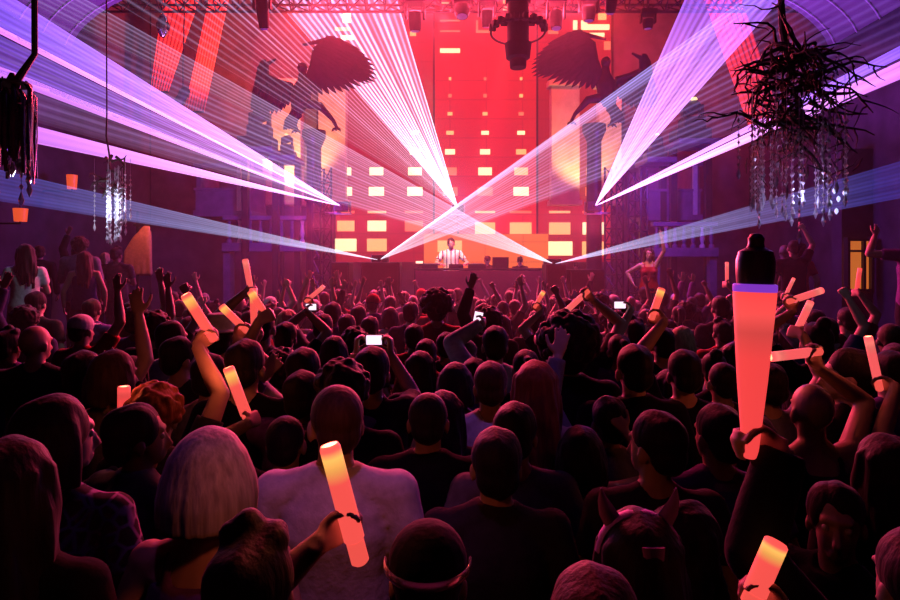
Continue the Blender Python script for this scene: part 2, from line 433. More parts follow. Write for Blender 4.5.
def trouser_mesh():
    mb = MB()
    mb.tube([(0, 0, 0.84), (0, 0, 0.94), (0, 0, 1.00)], [0.175, 0.188, 0.170], 16, [0.115, 0.128, 0.112], up=(1, 0, 0))
    for s in (-1, 1):
        mb.tube([(s*0.086, 0, 0.92), (s*0.096, 0.004, 0.80), (s*0.10, 0.006, 0.62), (s*0.10, 0.008, 0.47), (s*0.104, -0.008, 0.30), (s*0.105, -0.006, 0.085)],
                [0.10, 0.102, 0.082, 0.072, 0.066, 0.062], 12)
    return fuse(mb, 'trousers', 0.014, 3, 0.004, 22)

def hair_mesh(kind, seed=0, vox=0.008):
    """in head space, the head facing +Y, origin on the neck pivot (0,0,1.52)"""
    rr = random.Random(seed+31); mb = MB(); o = Vector((0, 0, 1.52))
    def skull(g, back=0.0, up=0.0):
        mb.ell(Vector((0, -0.022-back, 1.650+up))-o, (0.079+g, 0.090+g, 0.088+g), 18, 12)
        mb.ell(Vector((0, -0.058, 1.600))-o, (0.066+g, 0.048+g, 0.062+g), 14, 10)
    def lock(th, z0, z1, r0, r1, out, wv):
        x, y = math.sin(th), -math.cos(th); pts = []; nn = 6; ph = rr.random()*6
        for i in range(nn):
            t = i/(nn-1); z = z0+(z1-z0)*t
            q = (0.070+out*min(1, t*2.0)) + wv*math.sin(ph+t*7)
            pts.append(Vector((x*q*1.0, y*q*1.1-0.02, z))-o)
        mb.tube([Vector((x*0.03, y*0.03-0.02, z0+0.055))-o]+pts, [r0*.8]+[r0*(1-t)+r1*t for t in np.linspace(0, 1, nn)], 8)
    nz, ns = 0.003, 70
    if kind == 'crop': skull(0.0035); nz = 0.0008
    elif kind == 'short': skull(0.010, 0.0, 0.006); nz = 0.004
    elif kind == 'quiff':
        skull(0.010, 0, 0.004)
        for i in range(9): mb.ell(Vector((rr.uniform(-.045, .045), rr.uniform(0.0, .065), 1.735+rr.uniform(-.01, .02)))-o, (0.03, 0.034, 0.026))
        nz = 0.005
    elif kind == 'bob':
        skull(0.014, 0, 0.004)
        for i in range(13): lock(-1.75+3.5*i/12, 1.67, 1.50+rr.uniform(-.015, .015), 0.030, 0.020, 0.028, 0.004)
        nz = 0.003
    elif kind == 'long':
        skull(0.012, 0, 0.003)
        for i in range(13): lock(-1.75+3.5*i/12, 1.67, 1.27+rr.uniform(-.05, .05), 0.029, 0.016, 0.030, 0.008)
        for i in range(6): lock(-.7+1.4*i/5, 1.66, 1.22+rr.uniform(-.04, .04), 0.030, 0.014, 0.045, 0.008)
        nz = 0.004
    elif kind == 'wavy':
        skull(0.018, 0, 0.006)
        for i in range(14): lock(-1.8+3.6*i/13, 1.68, 1.33+rr.uniform(-.05, .04), 0.033, 0.020, 0.048, 0.018)
        nz = 0.006; ns = 55
    elif kind == 'curly':
        skull(0.02, 0, 0.01)
        for i in range(130):
            th = rr.uniform(0, 2*PI); ph = math.acos(rr.uniform(-0.55, 1)); q = Vector((math.sin(ph)*math.cos(th), math.sin(ph)*math.sin(th), math.cos(ph)))
            if q.y > 0.45 and q.z < 0.45: continue
            mb.ell(Vector((q.x*0.105, q.y*0.108-0.02, 1.655+q.z*0.105))-o, rr.uniform(0.017, 0.026), 8, 6)
        nz = 0.0012; ns = 90
    elif kind == 'afro':
        skull(0.03, 0.0, 0.015)
        for i in range(150):
            th = rr.uniform(0, 2*PI); ph = math.acos(rr.uniform(-0.6, 1)); q = Vector((math.sin(ph)*math.cos(th), math.sin(ph)*math.sin(th), math.cos(ph)))
            if q.y > 0.4 and q.z < 0.35: continue
            mb.ell(Vector((q.x*0.135, q.y*0.13-0.025, 1.67+q.z*0.13))-o, rr.uniform(0.024, 0.034), 8, 6)
        nz = 0.0012; ns = 90
    elif kind == 'bun':
        skull(0.008, 0, 0.002); mb.ell(Vector((0, -0.085, 1.745))-o, (0.045, 0.042, 0.040)); nz = 0.003
    elif kind == 'ponytail':
        skull(0.008, 0, 0.002)
        mb.tube([Vector(p)-o for p in ((0, -0.09, 1.69), (0, -0.15, 1.70), (0.005, -0.175, 1.62), (0.0, -0.165, 1.48), (0.01, -0.15, 1.36))], [0.022, 0.026, 0.032, 0.028, 0.010], 10)
        nz = 0.004
    elif kind == 'fringe':     # flat fringe and smooth helmet bob
        skull(0.018, 0, 0.004)
        for i in range(15): lock(-2.0+4.0*i/14, 1.675, 1.515, 0.032, 0.026, 0.030, 0.0)
        nz = 0.0015
    return fuse(mb, 'hair_'+kind, vox, 3, nz, ns, seed)
def cap_mesh(kind):
    mb = MB(); o = Vector((0, 0, 1.52))
    if kind == 'cap':
        mb.ell(Vector((0, -0.012, 1.668))-o, (0.089, 0.106, 0.088), 18, 12)
        mb.tube([Vector((0, 0.06, 1.665))-o, Vector((0, 0.12, 1.665))-o, Vector((0, 0.165, 1.655))-o], [0.082, 0.078, 0.045], 14, 0.006, up=(1, 0, 0))
    elif kind == 'fedora':
        mb.lathe([(0.150, 0.0), (0.152, 0.008), (0.100, 0.014), (0.092, 0.07), (0.080, 0.105), (0.03, 0.112)], 24, Vector((0, -0.01, 1.675))-o)
    elif kind == 'back':      # cap worn back to front
        mb.ell(Vector((0, -0.012, 1.668))-o, (0.089, 0.106, 0.088), 18, 12)
        mb.tube([Vector((0, -0.08, 1.650))-o, Vector((0, -0.13, 1.642))-o, Vector((0, -0.172, 1.625))-o], [0.080, 0.074, 0.045], 14, 0.006, up=(1, 0, 0))
    return fuse(mb, kind, 0.006, 2)

# materials of people
SKIN = [mat('skin_fair', (0.55, 0.36, 0.28), 0.5, noise=0.06, spec=0.25), mat('skin_tan', (0.40, 0.25, 0.18), 0.5, noise=0.06, spec=0.25), mat('skin_brown', (0.18, 0.10, 0.07), 0.5, noise=0.06)]
def hairmat(n, c): return mat('hair_'+n, c, 0.62, noise=0.35, scale=60, bump=0.22, stretch=(1, 1, 0.08), spec=0.12, sheen=0.14)
HAIR = {'dark': hairmat('dark', (0.012, 0.009, 0.008)), 'brown': hairmat('brown', (0.05, 0.026, 0.015)), 'red': hairmat('red', (0.22, 0.06, 0.025)),
        'blonde': hairmat('blonde', (0.42, 0.28, 0.15)), 'grey': hairmat('grey', (0.30, 0.28, 0.27))}
def cloth(n, c): return mat('cloth_'+n, c, 0.85, noise=0.18, scale=24, bump=0.25, sheen=0.05, spec=0.08)
TOP = {'black': cloth('black', (0.010, 0.009, 0.011)), 'charcoal': cloth('charcoal', (0.04, 0.036, 0.042)), 'white': cloth('white', (0.72, 0.70, 0.72)),
       'grey': cloth('grey', (0.22, 0.21, 0.23)), 'purple': cloth('purple', (0.16, 0.06, 0.26)), 'red': cloth('red', (0.38, 0.03, 0.03)), 'navy': cloth('navy', (0.03, 0.03, 0.10))}
m_, N, L, b = nmat('cloth_patterned'); TOP['patterned'] = m_
tc = N.new('ShaderNodeTexCoord'); vo = N.new('ShaderNodeTexVoronoi'); vo.feature = 'DISTANCE_TO_EDGE'; vo.inputs['Scale'].default_value = 22
rp = N.new('ShaderNodeValToRGB'); rp.color_ramp.elements[0].position = 0.05; rp.color_ramp.elements[0].color = (0.55, 0.35, 0.65, 1); rp.color_ramp.elements[1].position = 0.14; rp.color_ramp.elements[1].color = (0.02, 0.015, 0.03, 1)
L.new(tc.outputs['Object'], vo.inputs['Vector']); L.new(vo.outputs['Distance'], rp.inputs[0]); L.new(rp.outputs[0], b.inputs['Base Color']); b.inputs['Roughness'].default_value = 0.85
TROUSER = cloth('trousers', (0.02, 0.02, 0.028))
m_eye = mat('eye_white', (0.7, 0.68, 0.66), 0.2, noise=0.02)

ME = {}
def cached(key, fn):
    if key not in ME: ME[key] = fn()
    return ME[key]
def person(label, x, y, z0, height, yaw, arms, fem, hyaw, hpitch, hair, hcol, top, tcol, skin, body=None, shirt=None, vox=0.0085, face=False, group=None, pre=None, seed=0):
    """arms: list of two specs; hair: kind, 'bald' or a hat. Returns the root."""
    s = height/BH
    t = thing('person', label, 'person', (x, y, z0), yaw, group); t.scale = (s, s, s)
    if body is None:
        aa = [arm(1, arms[0], fem), arm(-1, arms[1], fem)]
        body = body_mesh('body', aa, fem, hyaw, hpitch, vox)
        shirt = shirt_mesh('top', aa, top, fem, seed=seed)
    link('body', body, SKIN[skin], t)
    link({'tee': 'tee_shirt', 'shirt': 'shirt', 'jacket': 'jacket', 'tank': 'tank_top'}[top], shirt, TOP[tcol], t)
    link('trousers', cached('trousers', trouser_mesh), TROUSER, t)
    hats = {'cap': 'cap', 'fedora': 'fedora', 'back': 'cap'}
    if hair in hats:
        hm = cached('hair_crop', lambda: hair_mesh('crop')); h1 = link('hair', hm, HAIR['dark'], t)
        h2 = link(hats[hair], cached('hat_'+hair, lambda: cap_mesh(hair)), TOP[hcol], t); hs = [h1, h2]
    elif hair == 'bald': hs = []
    else: hs = [link('hair', cached('hair_'+hair, lambda: hair_mesh(hair)), HAIR[hcol], t)]
    for h in hs:
        h.location = (0, 0, 1.52); h.rotation_euler = Euler((hpitch, 0, hyaw), 'XYZ')
    if face:
        for sd in (-1, 1):
            e = MB().ell((0, 0, 0), (0.0125, 0.0125, 0.0125), 12, 8).build('eye', m_eye, t)
            e.location = hrot((sd*0.031, 0.0765, 1.622), hyaw, hpitch)
    t['sc'] = s
    return t
def to_local(p, x, y, z0, yaw, s):
    q = Vector(p)-Vector((x, y, z0)); return (Matrix.Rotation(-yaw, 3, 'Z') @ q)/s
# ------------------------------------------------------------------ glow sticks
def glow_mat(name, body_col, lamp_col, sb, sl):
    """a foam tube lit by the lamp in its top end; local z runs along the stick, 0 at the grip end and 1 at the top"""
    m, N, L, b = nmat(name)
    b.inputs['Base Color'].default_value = (0.5, 0.2, 0.18, 1); b.inputs['Roughness'].default_value = 0.5
    tc = N.new('ShaderNodeTexCoord'); sp = N.new('ShaderNodeSeparateXYZ'); L.new(tc.outputs['Generated'], sp.inputs[0])
    rp = N.new('ShaderNodeValToRGB'); e = rp.color_ramp.elements
    e[0].position = 0.0; e[0].color = (*[c*sb for c in body_col], 1)
    e[1].position = 1.0; e[1].color = (*[c*sb*1.1 for c in body_col], 1)
    for p, c, k in ((0.60, body_col, sb), (0.76, lamp_col, sl*.7), (0.86, lamp_col, sl), (0.94, body_col, sb*1.3)):
        q = e.new(p); q.color = (*[v*k for v in c], 1)
    L.new(sp.outputs['Z'], rp.inputs[0]); L.new(rp.outputs[0], b.inputs['Emission Color']); b.inputs['Emission Strength'].default_value = 1.0
    return m
G_ORANGE = glow_mat('glow_orange', (1.0, 0.095, 0.08), (1.0, 0.46, 0.10), 0.93, 1.2)
G_PINK = glow_mat('glow_pink', (1.0, 0.115, 0.12), (1.0, 0.20, 0.17), 0.92, 1.05)
G_RED = glow_mat('glow_red', (1.0, 0.065, 0.065), (1.0, 0.09, 0.085), 0.9, 0.95)

def stick_at(label, B, T, r, m, grip=True):
    B, T = Vector(B), Vector(T); L_ = (T-B).length
    t = thing('glow_stick', label, 'glow stick', B, 0, 'glow sticks held over the crowd')
    t.rotation_euler = (T-B).to_track_quat('Z', 'Y').to_euler()
    MB().lathe([(r*.9, L_*.20), (r, L_*.21), (r, L_*.97), (r*.85, L_*.995), (r*.4, L_)], 14).build('foam_tube', m, t)
    if grip and 1.25 < B.y < 3.0:     # point light added just past the tip to strengthen the stick's glow
        d = bpy.data.lights.new('stick_glow_light', 'POINT'); d.energy = 2.2 if B.y < 1.4 else 1.0; d.color = (1.0, 0.16, 0.07); d.shadow_soft_size = r*1.15
        l_ = bpy.data.objects.new('stick_glow_light', d); C.objects.link(l_); l_.parent = t; l_.location = (0, 0, L_*1.06)
    MB().lathe([(r*.55, 0), (r*.86, 0.006), (r*.86, L_*.19), (r*.8, L_*.20)], 14).build('handle', emat('glow_grip', (1.0, 0.10, 0.08), 0.85), t)
    return t

POS = []         # where people stand, to keep them apart
def free(x, y, gap=0.36):
    return all((x-a)**2+(y-b)**2 > gap*gap for a, b in POS)

def P(px, py, wd, label, hair='short', hcol='dark', top='tee', tcol='black', L='D', Rr='D', fem=False, yaw=0.0, hyaw=0.0, hpitch=0.0, skin=0, face=False, z0=0.0, d=None, specs=None, vox=None, seed=None):
    d = d or 99.0/wd
    h = CAM_Z-(py-HOR)*d/F - z0
    if h < 1.54 or h > 1.90:
        h = min(max(h, 1.54), 1.90)
        if abs(py-HOR) > 12 and (CAM_Z-z0-h) > 0: d = (CAM_Z-z0-h)*F/(py-HOR)
    x = (px-450)*d/F
    M = {'D': DOWN, 'F': FRONT, 'U': UP, 'B': BENT, 'P': PHON, 'X': FIST}
    arms = [M[Rr](1), M[L](-1)]
    POS.append((x, d))
    v = vox or (0.0080 if d < 5 else 0.010)
    return person(label, x, d, z0, h, yaw, arms, fem, hyaw, hpitch, hair, hcol, top, tcol, skin, vox=v, face=face, seed=seed if seed is not None else int(px))

def holder(stick, label, side=1, height=1.72, dx=0.22, dy=0.20, yaw=0.0, hyaw=0.0, z0=0.0, other='D', hair='short', hcol='dark', top='tee', tcol='black', fem=False, skin=0, rs=0.022, gripat=0.10, hpitch=0.0, face=False, pole=(1.0, 0.0, -0.5)):
    """a person whose raised hand closes round the grip of a stick already standing in the scene"""
    B, T, r = stick
    a_w = (T-B).normalized(); G = B+(T-B)*gripat
    x, y = G.x-side*dx, G.y-dy; s = height/BH
    g = to_local(G, x, y, z0, yaw, s); a = Matrix.Rotation(-yaw, 3, 'Z') @ a_w
    S = Vector((side*0.17, 0, 1.46))
    v = (g-S).normalized(); dh = v-a*v.dot(a)
    if dh.length < 0.35: dh = dh+(Vector((0, 1, 0))-a*a.y)*0.6
    dh.normalize(); n = (dh.cross(a))*side
    k = 0.9 if fem else 1.0
    W = g-dh*0.066*k-n*(r/s+0.016)
    M = {'D': DOWN, 'F': FRONT, 'U': UP, 'B': BENT, 'X': FIST}
    mine = (tuple(W), (side*pole[0], pole[1], pole[2]), 'grip', tuple(n), tuple(dh))
    arms = [mine, M[other](-1)] if side > 0 else [M[other](1), mine]
    POS.append((x, y))
    return person(label, x, y, z0, height, yaw, arms, fem, hyaw, hpitch, hair, hcol, top, tcol, skin, vox=0.0075 if y < 5 else 0.009, face=face, seed=int(x*100))

def stick(px0, py0, px1, py1, d, label, m=None, r=0.022, tilt=0.0):
    """grip end first"""
    B = at(px0, py0, d); T = at(px1, py1, d+tilt)
    stick_at(label, B, T, r, m or G_ORANGE)
    return (B, T, r)

# --- the sticks one can see, and who holds them
s = stick(215, 341, 185, 294, 2.7, 'thick orange glow stick leaning left with a yellow tip, raised left of the pale hat', r=0.023, tilt=-0.06)
holder(s, 'person with red-lit ginger hair reaching up to the thick left-leaning orange stick', 1, 1.68, 0.16, 0.18, other='D', tcol='charcoal', hair='curly', hcol='red')
s = stick(248, 332, 221, 306, 3.4, 'short orange glow stick leaning left just above the pale hat', r=0.021)
holder(s, 'person in a grey top holding the short orange stick above the pale hat', 1, 1.72, 0.12, 0.2, tcol='grey', hair='short')
s = stick(255, 338, 253, 288, 3.9, 'upright dull orange glow stick standing below the pale upright one', r=0.023)
holder(s, 'person in a black top gripping the upright dull orange stick', -1, 1.66, 0.24, 0.2, hair='curly')
s = stick(252, 296, 245, 259, 4.4, 'pale pink upright glow stick, the highest one left of the stage', G_PINK, r=0.022)
holder(s, 'tall person stretching an arm up to the pale upright stick', -1, 1.88, 0.12, 0.12, hair='crop', tcol='grey')
s = stick(269, 320, 250, 291, 3.3, 'orange glow stick leaning left across the pale upright one', r=0.02)
holder(s, 'person in a white top raising the orange stick that crosses the pale one', -1, 1.76, 0.24, 0.16, tcol='white', hair='short', skin=1)
s = stick(251, 427, 228, 367, 2.55, 'long orange glow stick with yellow tip leaning left above the purple-sheen bob', r=0.0235)
holder(s, 'dark-clad person holding up the long orange stick beside the purple-sheen bob', -1, 1.60, 0.20, 0.15, hair='crop', hcol='dark', tcol='black')
s = stick(124, 430, 124, 386, 2.45, 'short upright orange glow stick half hidden behind a dark head', G_RED, r=0.024)
holder(s, 'person behind the dark head holding a short upright stick', 1, 1.58, 0.22, 0.2, hair='short')
s = stick(361, 564, 329, 444, 1.32, 'biggest orange glow stick in front of the white shirt, yellow in its upper half', r=0.023)
holder(s, 'dark-haired person in black seen from behind, holding the biggest orange stick', 1, 1.66, 0.18, 0.12, hair='quiff', tcol='black', gripat=0.30, pole=(0.1, -0.3, -1.0))
s = stick(589, 290, 563, 314, 4.5, 'pink glow stick pointing down left from a raised fist before the dark big hair', G_PINK, r=0.022)
holder(s, 'person with one bare arm straight up, fist around a down-pointing pink stick', 1, 1.84, 0.06, 0.14, hair='short', tcol='charcoal')
s = stick(590, 347, 589, 324, 4.5, 'short upright pink glow stick low beside the dark big hair', G_PINK, r=0.02)
holder(s, 'person in a purple top holding a short upright pink stick', -1, 1.70, 0.16, 0.2, tcol='purple', hair='ponytail', fem=True)
s = stick(651, 320, 662, 288, 3.4, 'orange glow stick leaning right with a glowing blob tip, right of the stage', r=0.021)
holder(s, 'person in a black top waving the blob-tipped orange stick', -1, 1.74, 0.1, 0.2, hair='short')
s = stick(727, 287, 727, 262, 6.6, 'thin pale upright glow stick left of the huge red one', G_PINK, r=0.018)
holder(s, 'person lifting the thin pale upright stick', 1, 1.86, 0.14, 0.14, hair='short', tcol='charcoal')
s = stick(787, 302, 823, 290, 3.9, 'pink glow stick held almost flat, tip to the right', G_PINK, r=0.022)
holder(s, 'person reaching up with the flat pink stick', -1, 1.84, 0.06, 0.16, hair='bun', fem=True)
s = stick(794, 337, 811, 301, 3.35, 'pink glow stick leaning right below the flat pink one', G_PINK, r=0.0195)
holder(s, 'person in a grey top holding the pink stick that leans right', 1, 1.68, 0.26, 0.2, tcol='grey', hair='short')
s = stick(822, 351, 770, 357, 2.7, 'level pink glow stick touching the huge red one', G_PINK, r=0.022)
holder(s, 'person with shaved head and bare shoulders raising the level pink stick', 1, 1.70, 0.12, 0.16, hair='bald', top='tank', tcol='black', skin=1)
s = stick(880, 391, 868, 336, 2.7, 'ribbed pink glow stick near the right wall, leaning left', G_PINK, r=0.018)
holder(s, 'person by the right wall gripping the ribbed pink stick', -1, 1.58, 0.24, 0.24, hair='short', tcol='black')
s = stick(856, 296, 860, 268, 6.0, 'thin orange-red glow stick below the lit orange window', G_RED, r=0.02)
holder(s, 'person below the lit orange window holding a thin red stick', 1, 1.78, 0.2, 0.16, hair='short')
s = stick(784, 299, 794, 278, 6.0, 'small thin pink glow stick leaning right, behind the flat pink one', G_PINK, r=0.017)
holder(s, 'person far behind the flat stick holding a small thin pink one', -1, 1.76, 0.2, 0.16, hair='short', tcol='grey')
s = stick(305, 302, 324, 286, 5.5, 'small pink glow stick leaning right in front of the left speaker stack', G_PINK, r=0.02)
holder(s, 'person before the left speaker stack waving a small pink stick', -1, 1.76, 0.18, 0.16, hair='short', tcol='grey')
s = stick(534, 308, 544, 291, 5.5, 'small orange glow stick leaning right in front of the DJ stage', r=0.02)
holder(s, 'person before the DJ stage waving a small orange stick', -1, 1.72, 0.2, 0.18, hair='short')
s = stick(451, 300, 437, 290, 8.6, 'tiny pale glow stick tipped left under the DJ table', G_PINK, r=0.018)
holder(s, 'person under the DJ table waving a tiny pale stick', 1, 1.76, 0.2, 0.16, hair='short', tcol='red')
s = stick(749, 606, 777, 541, 1.2, 'orange glow stick rising from the bottom edge with a yellow tip', r=0.0225)
holder(s, 'person low at the bottom edge holding up an orange stick', -1, 1.56, 0.14, 0.14, hair='short', tcol='black', gripat=0.12)
# the huge one: a tapering red foam baton with a dark domed cap, close to the camera
B = at(750, 458, 1.35); T = at(755, 284, 1.35); BK = 1.35/0.92
t = thing('foam_baton', 'huge red light baton, widening upwards to a dark domed cap, in a raised hand', 'glow stick', B, 0, 'glow sticks held over the crowd')
t.rotation_euler = (T-B).to_track_quat('Z', 'Y').to_euler(); Lb = (T-B).length
MB().lathe([(0.008*BK, 0), (0.011*BK, 0.004), (0.0125*BK, 0.03), (0.0215*BK, Lb*.45), (0.0305*BK, Lb*.93), (0.0305*BK, Lb*.955)], 22).build('foam_tube', G_RED, t)
MB().lathe([(0.0305*BK, Lb*.955), (0.0312*BK, Lb*.96), (0.0312*BK, Lb*.995), (0.0295*BK, Lb)], 22).build('collar', emat('baton_collar', (0.30, 0.05, 0.75), 0.7), t)['label'] = 'violet collar'
cp = MB().lathe([(0.026*BK, Lb), (0.0275*BK, Lb+.015*BK), (0.0278*BK, Lb+.035*BK), (0.024*BK, Lb+.050*BK), (0.013*BK, Lb+.056*BK), (0.011*BK, Lb+.062*BK), (0.012*BK, Lb+.070*BK), (0.008*BK, Lb+.076*BK), (0.002*BK, Lb+.078*BK)], 22).build('cap', mat('baton_cap', (0.02, 0.016, 0.022), 0.35), t)
holder((B, T, 0.015), 'person below the frame edge raising the huge red baton', -1, 1.64, 0.30, 0.10, hair='short', top='jacket', tcol='black', gripat=0.07)

# --- the people in the front rows, each as the photograph shows them
P(336, 384, 52, 'broad man with cropped hair in a bright white shirt, back to the camera', 'crop', 'brown', 'shirt', 'white', hyaw=0.35, skin=0, d=1.95)
P(428, 392, 41, 'short-haired man in a dark jacket with white shirt collar', 'crop', 'dark', 'jacket', 'black', hyaw=0.0, d=2.42)
P(496, 430, 48, 'man with dark hair in a charcoal shirt, centre of the nearest row', 'short', 'dark', 'shirt', 'charcoal', d=1.95)
P(515, 404, 44, 'dark-haired person in a pale top peering past the charcoal shirt', 'short', 'dark', 'tee', 'grey', d=2.3, hyaw=-0.2)
P(490, 363, 33, 'person with light-rimmed hair in a lavender-white tee', 'short', 'brown', 'tee', 'white', d=3.05)
P(535, 362, 38, 'woman with long reddish-brown hair falling down her back', 'long', 'red', 'tank', 'black', fem=True, d=2.75)
P(443, 392, 30, 'woman with long dark hair behind the man in the jacket', 'long', 'dark', 'tee', 'black', fem=True, d=2.8)
P(343, 366, 38, 'person with a dark curly mop of hair behind the white shirt', 'curly', 'dark', 'tee', 'black', d=2.6)
P(420, 352, 25, 'person with long dark hair rimmed pink, right of the filmed phone', 'long', 'dark', 'tee', 'charcoal', fem=True, d=3.9)
P(426, 340, 21, 'short-haired person just behind the pink-rimmed long hair', 'short', 'brown', 'tee', 'red', d=4.6)
P(466, 341, 23, 'person in a pale patterned cap facing the stage', 'back', 'grey', 'tee', 'charcoal', d=4.5)
P(474, 359, 24, 'dark-haired person directly in front of the pale cap', 'short', 'dark', 'tee', 'purple', d=3.7)
P(455, 364, 18, 'woman with a dark bob left of the lavender tee', 'bob', 'dark', 'tank', 'black', fem=True, d=3.4)
P(568, 326, 38, 'tall person with a huge dark afro towering over the row', 'afro', 'dark', 'jacket', 'black', d=3.2, L='D', Rr='D')
P(608, 398, 30, 'person in grey with one open hand raised, fingers spread', 'short', 'dark', 'shirt', 'grey', L='U', d=2.75, hyaw=0.2)
P(580, 428, 36, 'woman in black raising a hand with a bright wristband', 'bob', 'dark', 'tank', 'black', Rr='B', fem=True, d=2.45)
P(634, 346, 34, 'dark square-headed man in a black jacket, right of centre', 'short', 'dark', 'jacket', 'black', d=3.0)
P(655, 413, 44, 'dark-haired person with a pink-lit cheek, turned to the right', 'short', 'dark', 'tee', 'charcoal', d=2.1, hyaw=0.6)
P(717, 406, 42, 'dark-haired man in a purple tee right of the pink-lit cheek', 'short', 'dark', 'tee', 'purple', d=2.3, hyaw=0.3)
P(722, 362, 28, 'dark-haired man with a pink line of light on top of his head', 'crop', 'dark', 'tee', 'charcoal', d=3.4)
P(668, 372, 26, 'woman with dark wavy hair left of the pink-topped head', 'wavy', 'dark', 'tee', 'navy', fem=True, d=3.6)
P(690, 507, 55, 'woman with orange-lit profile turned right, loose dark hair', 'wavy', 'dark', 'tank', 'black', fem=True, d=1.72, hyaw=-0.7, yaw=-0.5, face=True)
EARS = P(637, 512, 68, 'woman with long dark hair and a purple headband with two pointed ears', 'long', 'dark', 'tank', 'black', fem=True, d=1.36)
P(592, 570, 60, 'person whose reddish-lit crown just shows at the bottom edge', 'short', 'brown', 'tee', 'black', d=1.10)
P(211, 432, 66, 'woman with a smooth pale bob shining purple', 'fringe', 'grey', 'tank', 'purple', fem=True, d=1.62)
P(138, 406, 46, 'man in a grey-purple shirt turned to the right, pink line down his face', 'short', 'dark', 'shirt', 'grey', d=2.2, yaw=-0.4, hyaw=-0.55, face=True)
P(58, 398, 48, 'woman in a patterned purple top, face edge lit pink', 'bob', 'dark', 'tee', 'patterned', fem=True, d=1.85, hyaw=-0.6, face=True)
P(12, 440, 60, 'dark-clad person at the left edge of the nearest row', 'long', 'dark', 'tee', 'black', fem=True, d=1.45)
P(428, 527, 62, 'person in a black cap with a shiny silver band, back to the camera', 'cap', 'black', 'jacket', 'black', d=1.28)
P(848, 350, 34, 'person in profile facing left, face edge lit pink, near the right wall', 'short', 'dark', 'tee', 'black', d=2.85, yaw=0.6, hyaw=0.5, face=True)
P(890, 352, 30, 'person in a violet tee at the right edge', 'short', 'dark', 'tee', 'purple', d=3.2)
P(884, 436, 48, 'person at the right edge with a thin pink rim on the hair', 'long', 'dark', 'tee', 'black', d=2.0)
P(836, 486, 52, 'person in black turning back, forehead lit red by a stick', 'short', 'dark', 'tee', 'black', d=1.8, yaw=1.9, hyaw=0.7, face=True, skin=0)
P(752, 415, 40, 'woman with orange-lit hair just under the huge baton', 'bob', 'brown', 'tee', 'black', fem=True, d=2.6)
P(37, 292, 28, 'dark-haired man whose shoulder catches pink light, far left', 'short', 'dark', 'tee', 'charcoal', d=3.8)
P(180, 338, 30, 'person with an orange-lit cheek under the thick leaning stick', 'short', 'dark', 'tee', 'charcoal', d=3.6, hyaw=-0.6)
P(222, 320, 26, 'person in a pale brimmed hat under the short orange stick', 'fedora', 'white', 'tee', 'grey', d=3.9)
P(246, 341, 32, 'person with a dark round head in front of the pale hat', 'short', 'dark', 'tee', 'black', d=2.95)
P(173, 322, 22, 'person with pink-lit face left of the thick leaning stick', 'short', 'brown', 'tee', 'white', d=4.3, hyaw=-0.6)
P(116, 352, 30, 'woman with a light-streaked head bowed to the right, left of centre', 'bob', 'brown', 'tee', 'grey', fem=True, d=3.0, hyaw=-0.4)
P(302, 372, 36, 'person with raised purple-lit arms left of the white shirt', 'short', 'dark', 'shirt', 'purple', L='B', Rr='B', d=2.85)
P(84, 352, 30, 'person with a thin bare arm held straight up, far left', 'short', 'dark', 'tee', 'black', Rr='U', d=3.2)
P(333, 303, 15, 'tall dark square head in a violet shirt before the left speakers', 'short', 'dark', 'shirt', 'purple', d=6.3)
P(347, 315, 16, 'dark round head right of the violet shirt', 'short', 'dark', 'tee', 'white', d=5.9)
P(370, 317, 15, 'dark head straight above the glowing phone', 'short', 'dark', 'tee', 'grey', d=5.7)
P(355, 330, 17, 'dark-haired person left of the glowing phone', 'curly', 'dark', 'tee', 'charcoal', d=5.0)
P(437, 296, 19, 'person with a round dark afro before the DJ table', 'afro', 'dark', 'tee', 'red', d=6.0)
P(414, 325, 17, 'dark-haired person right of the glowing phone', 'short', 'dark', 'tee', 'red', d=5.2)
P(446, 333, 17, 'dark-haired person between the afro and the pale cap', 'short', 'dark', 'tee', 'black', d=5.0)
P(334, 337, 18, 'person with dark loose hair below the violet shirt', 'bob', 'dark', 'tee', 'charcoal', fem=True, d=4.6)

# --- phones and who films
def phone(px, py, d, wd, ht, label, m, rot=0.0):
    t = thing('phone', label, 'phone', at(px, py, d), 0, 'phones held up to film')
    MB().box((0, 0.004, 0), (wd, 0.008, ht)).build('body', m_black, t, smooth=False, bevel=0.002)
    MB().box((0, -0.0006, 0), (wd*.86, 0.0012, ht*.84)).build('screen', m, t, smooth=False)
    t.rotation_euler = (0, rot, 0)
    return t
SCR = emat('phone_screen', (0.85, 0.62, 0.80), 1.6)
phone(374, 340, 3.35, 0.100, 0.062, 'glowing phone held level in two hands, filming the stage', SCR)
def filmer(px, py, d, label, hw, ph, **k):
    """two hands up, one on each end of the phone"""
    h = CAM_Z-(py-HOR)*d/F; x = (px-450)*d/F; s_ = h/BH; arms = []
    for sd in (1, -1):
        q = to_local(Vector(ph)+Vector((sd*hw, 0, 0)), x, d, 0, 0, s_)
        arms.append((tuple(q+Vector((sd*0.035, -0.028, -0.075))), (sd*0.6, -0.2, -1.0), 'grip', (-sd*1.0, 0.25, 0), (0.0, 0.2, 1.0)))
    POS.append((x, d))
    return person(label, x, d, 0, h, 0, arms, k.get('fem', False), 0, 0, k.get('hair', 'short'), k.get('hcol', 'dark'), k.get('top', 'tee'), k.get('tcol', 'black'), 0, vox=0.0085, seed=int(px))
filmer(372, 348, 3.0, 'dark-haired person filming with both bare arms up around a phone', 0.058, at(374, 340, 3.35), hair='short')
phone(478, 318, 4.35, 0.07, 0.105, 'phone with a small bright screen held up before the DJ stage', SCR, 0.2)
s = (at(478, 323, 4.36), at(478, 313, 4.36), 0.03)
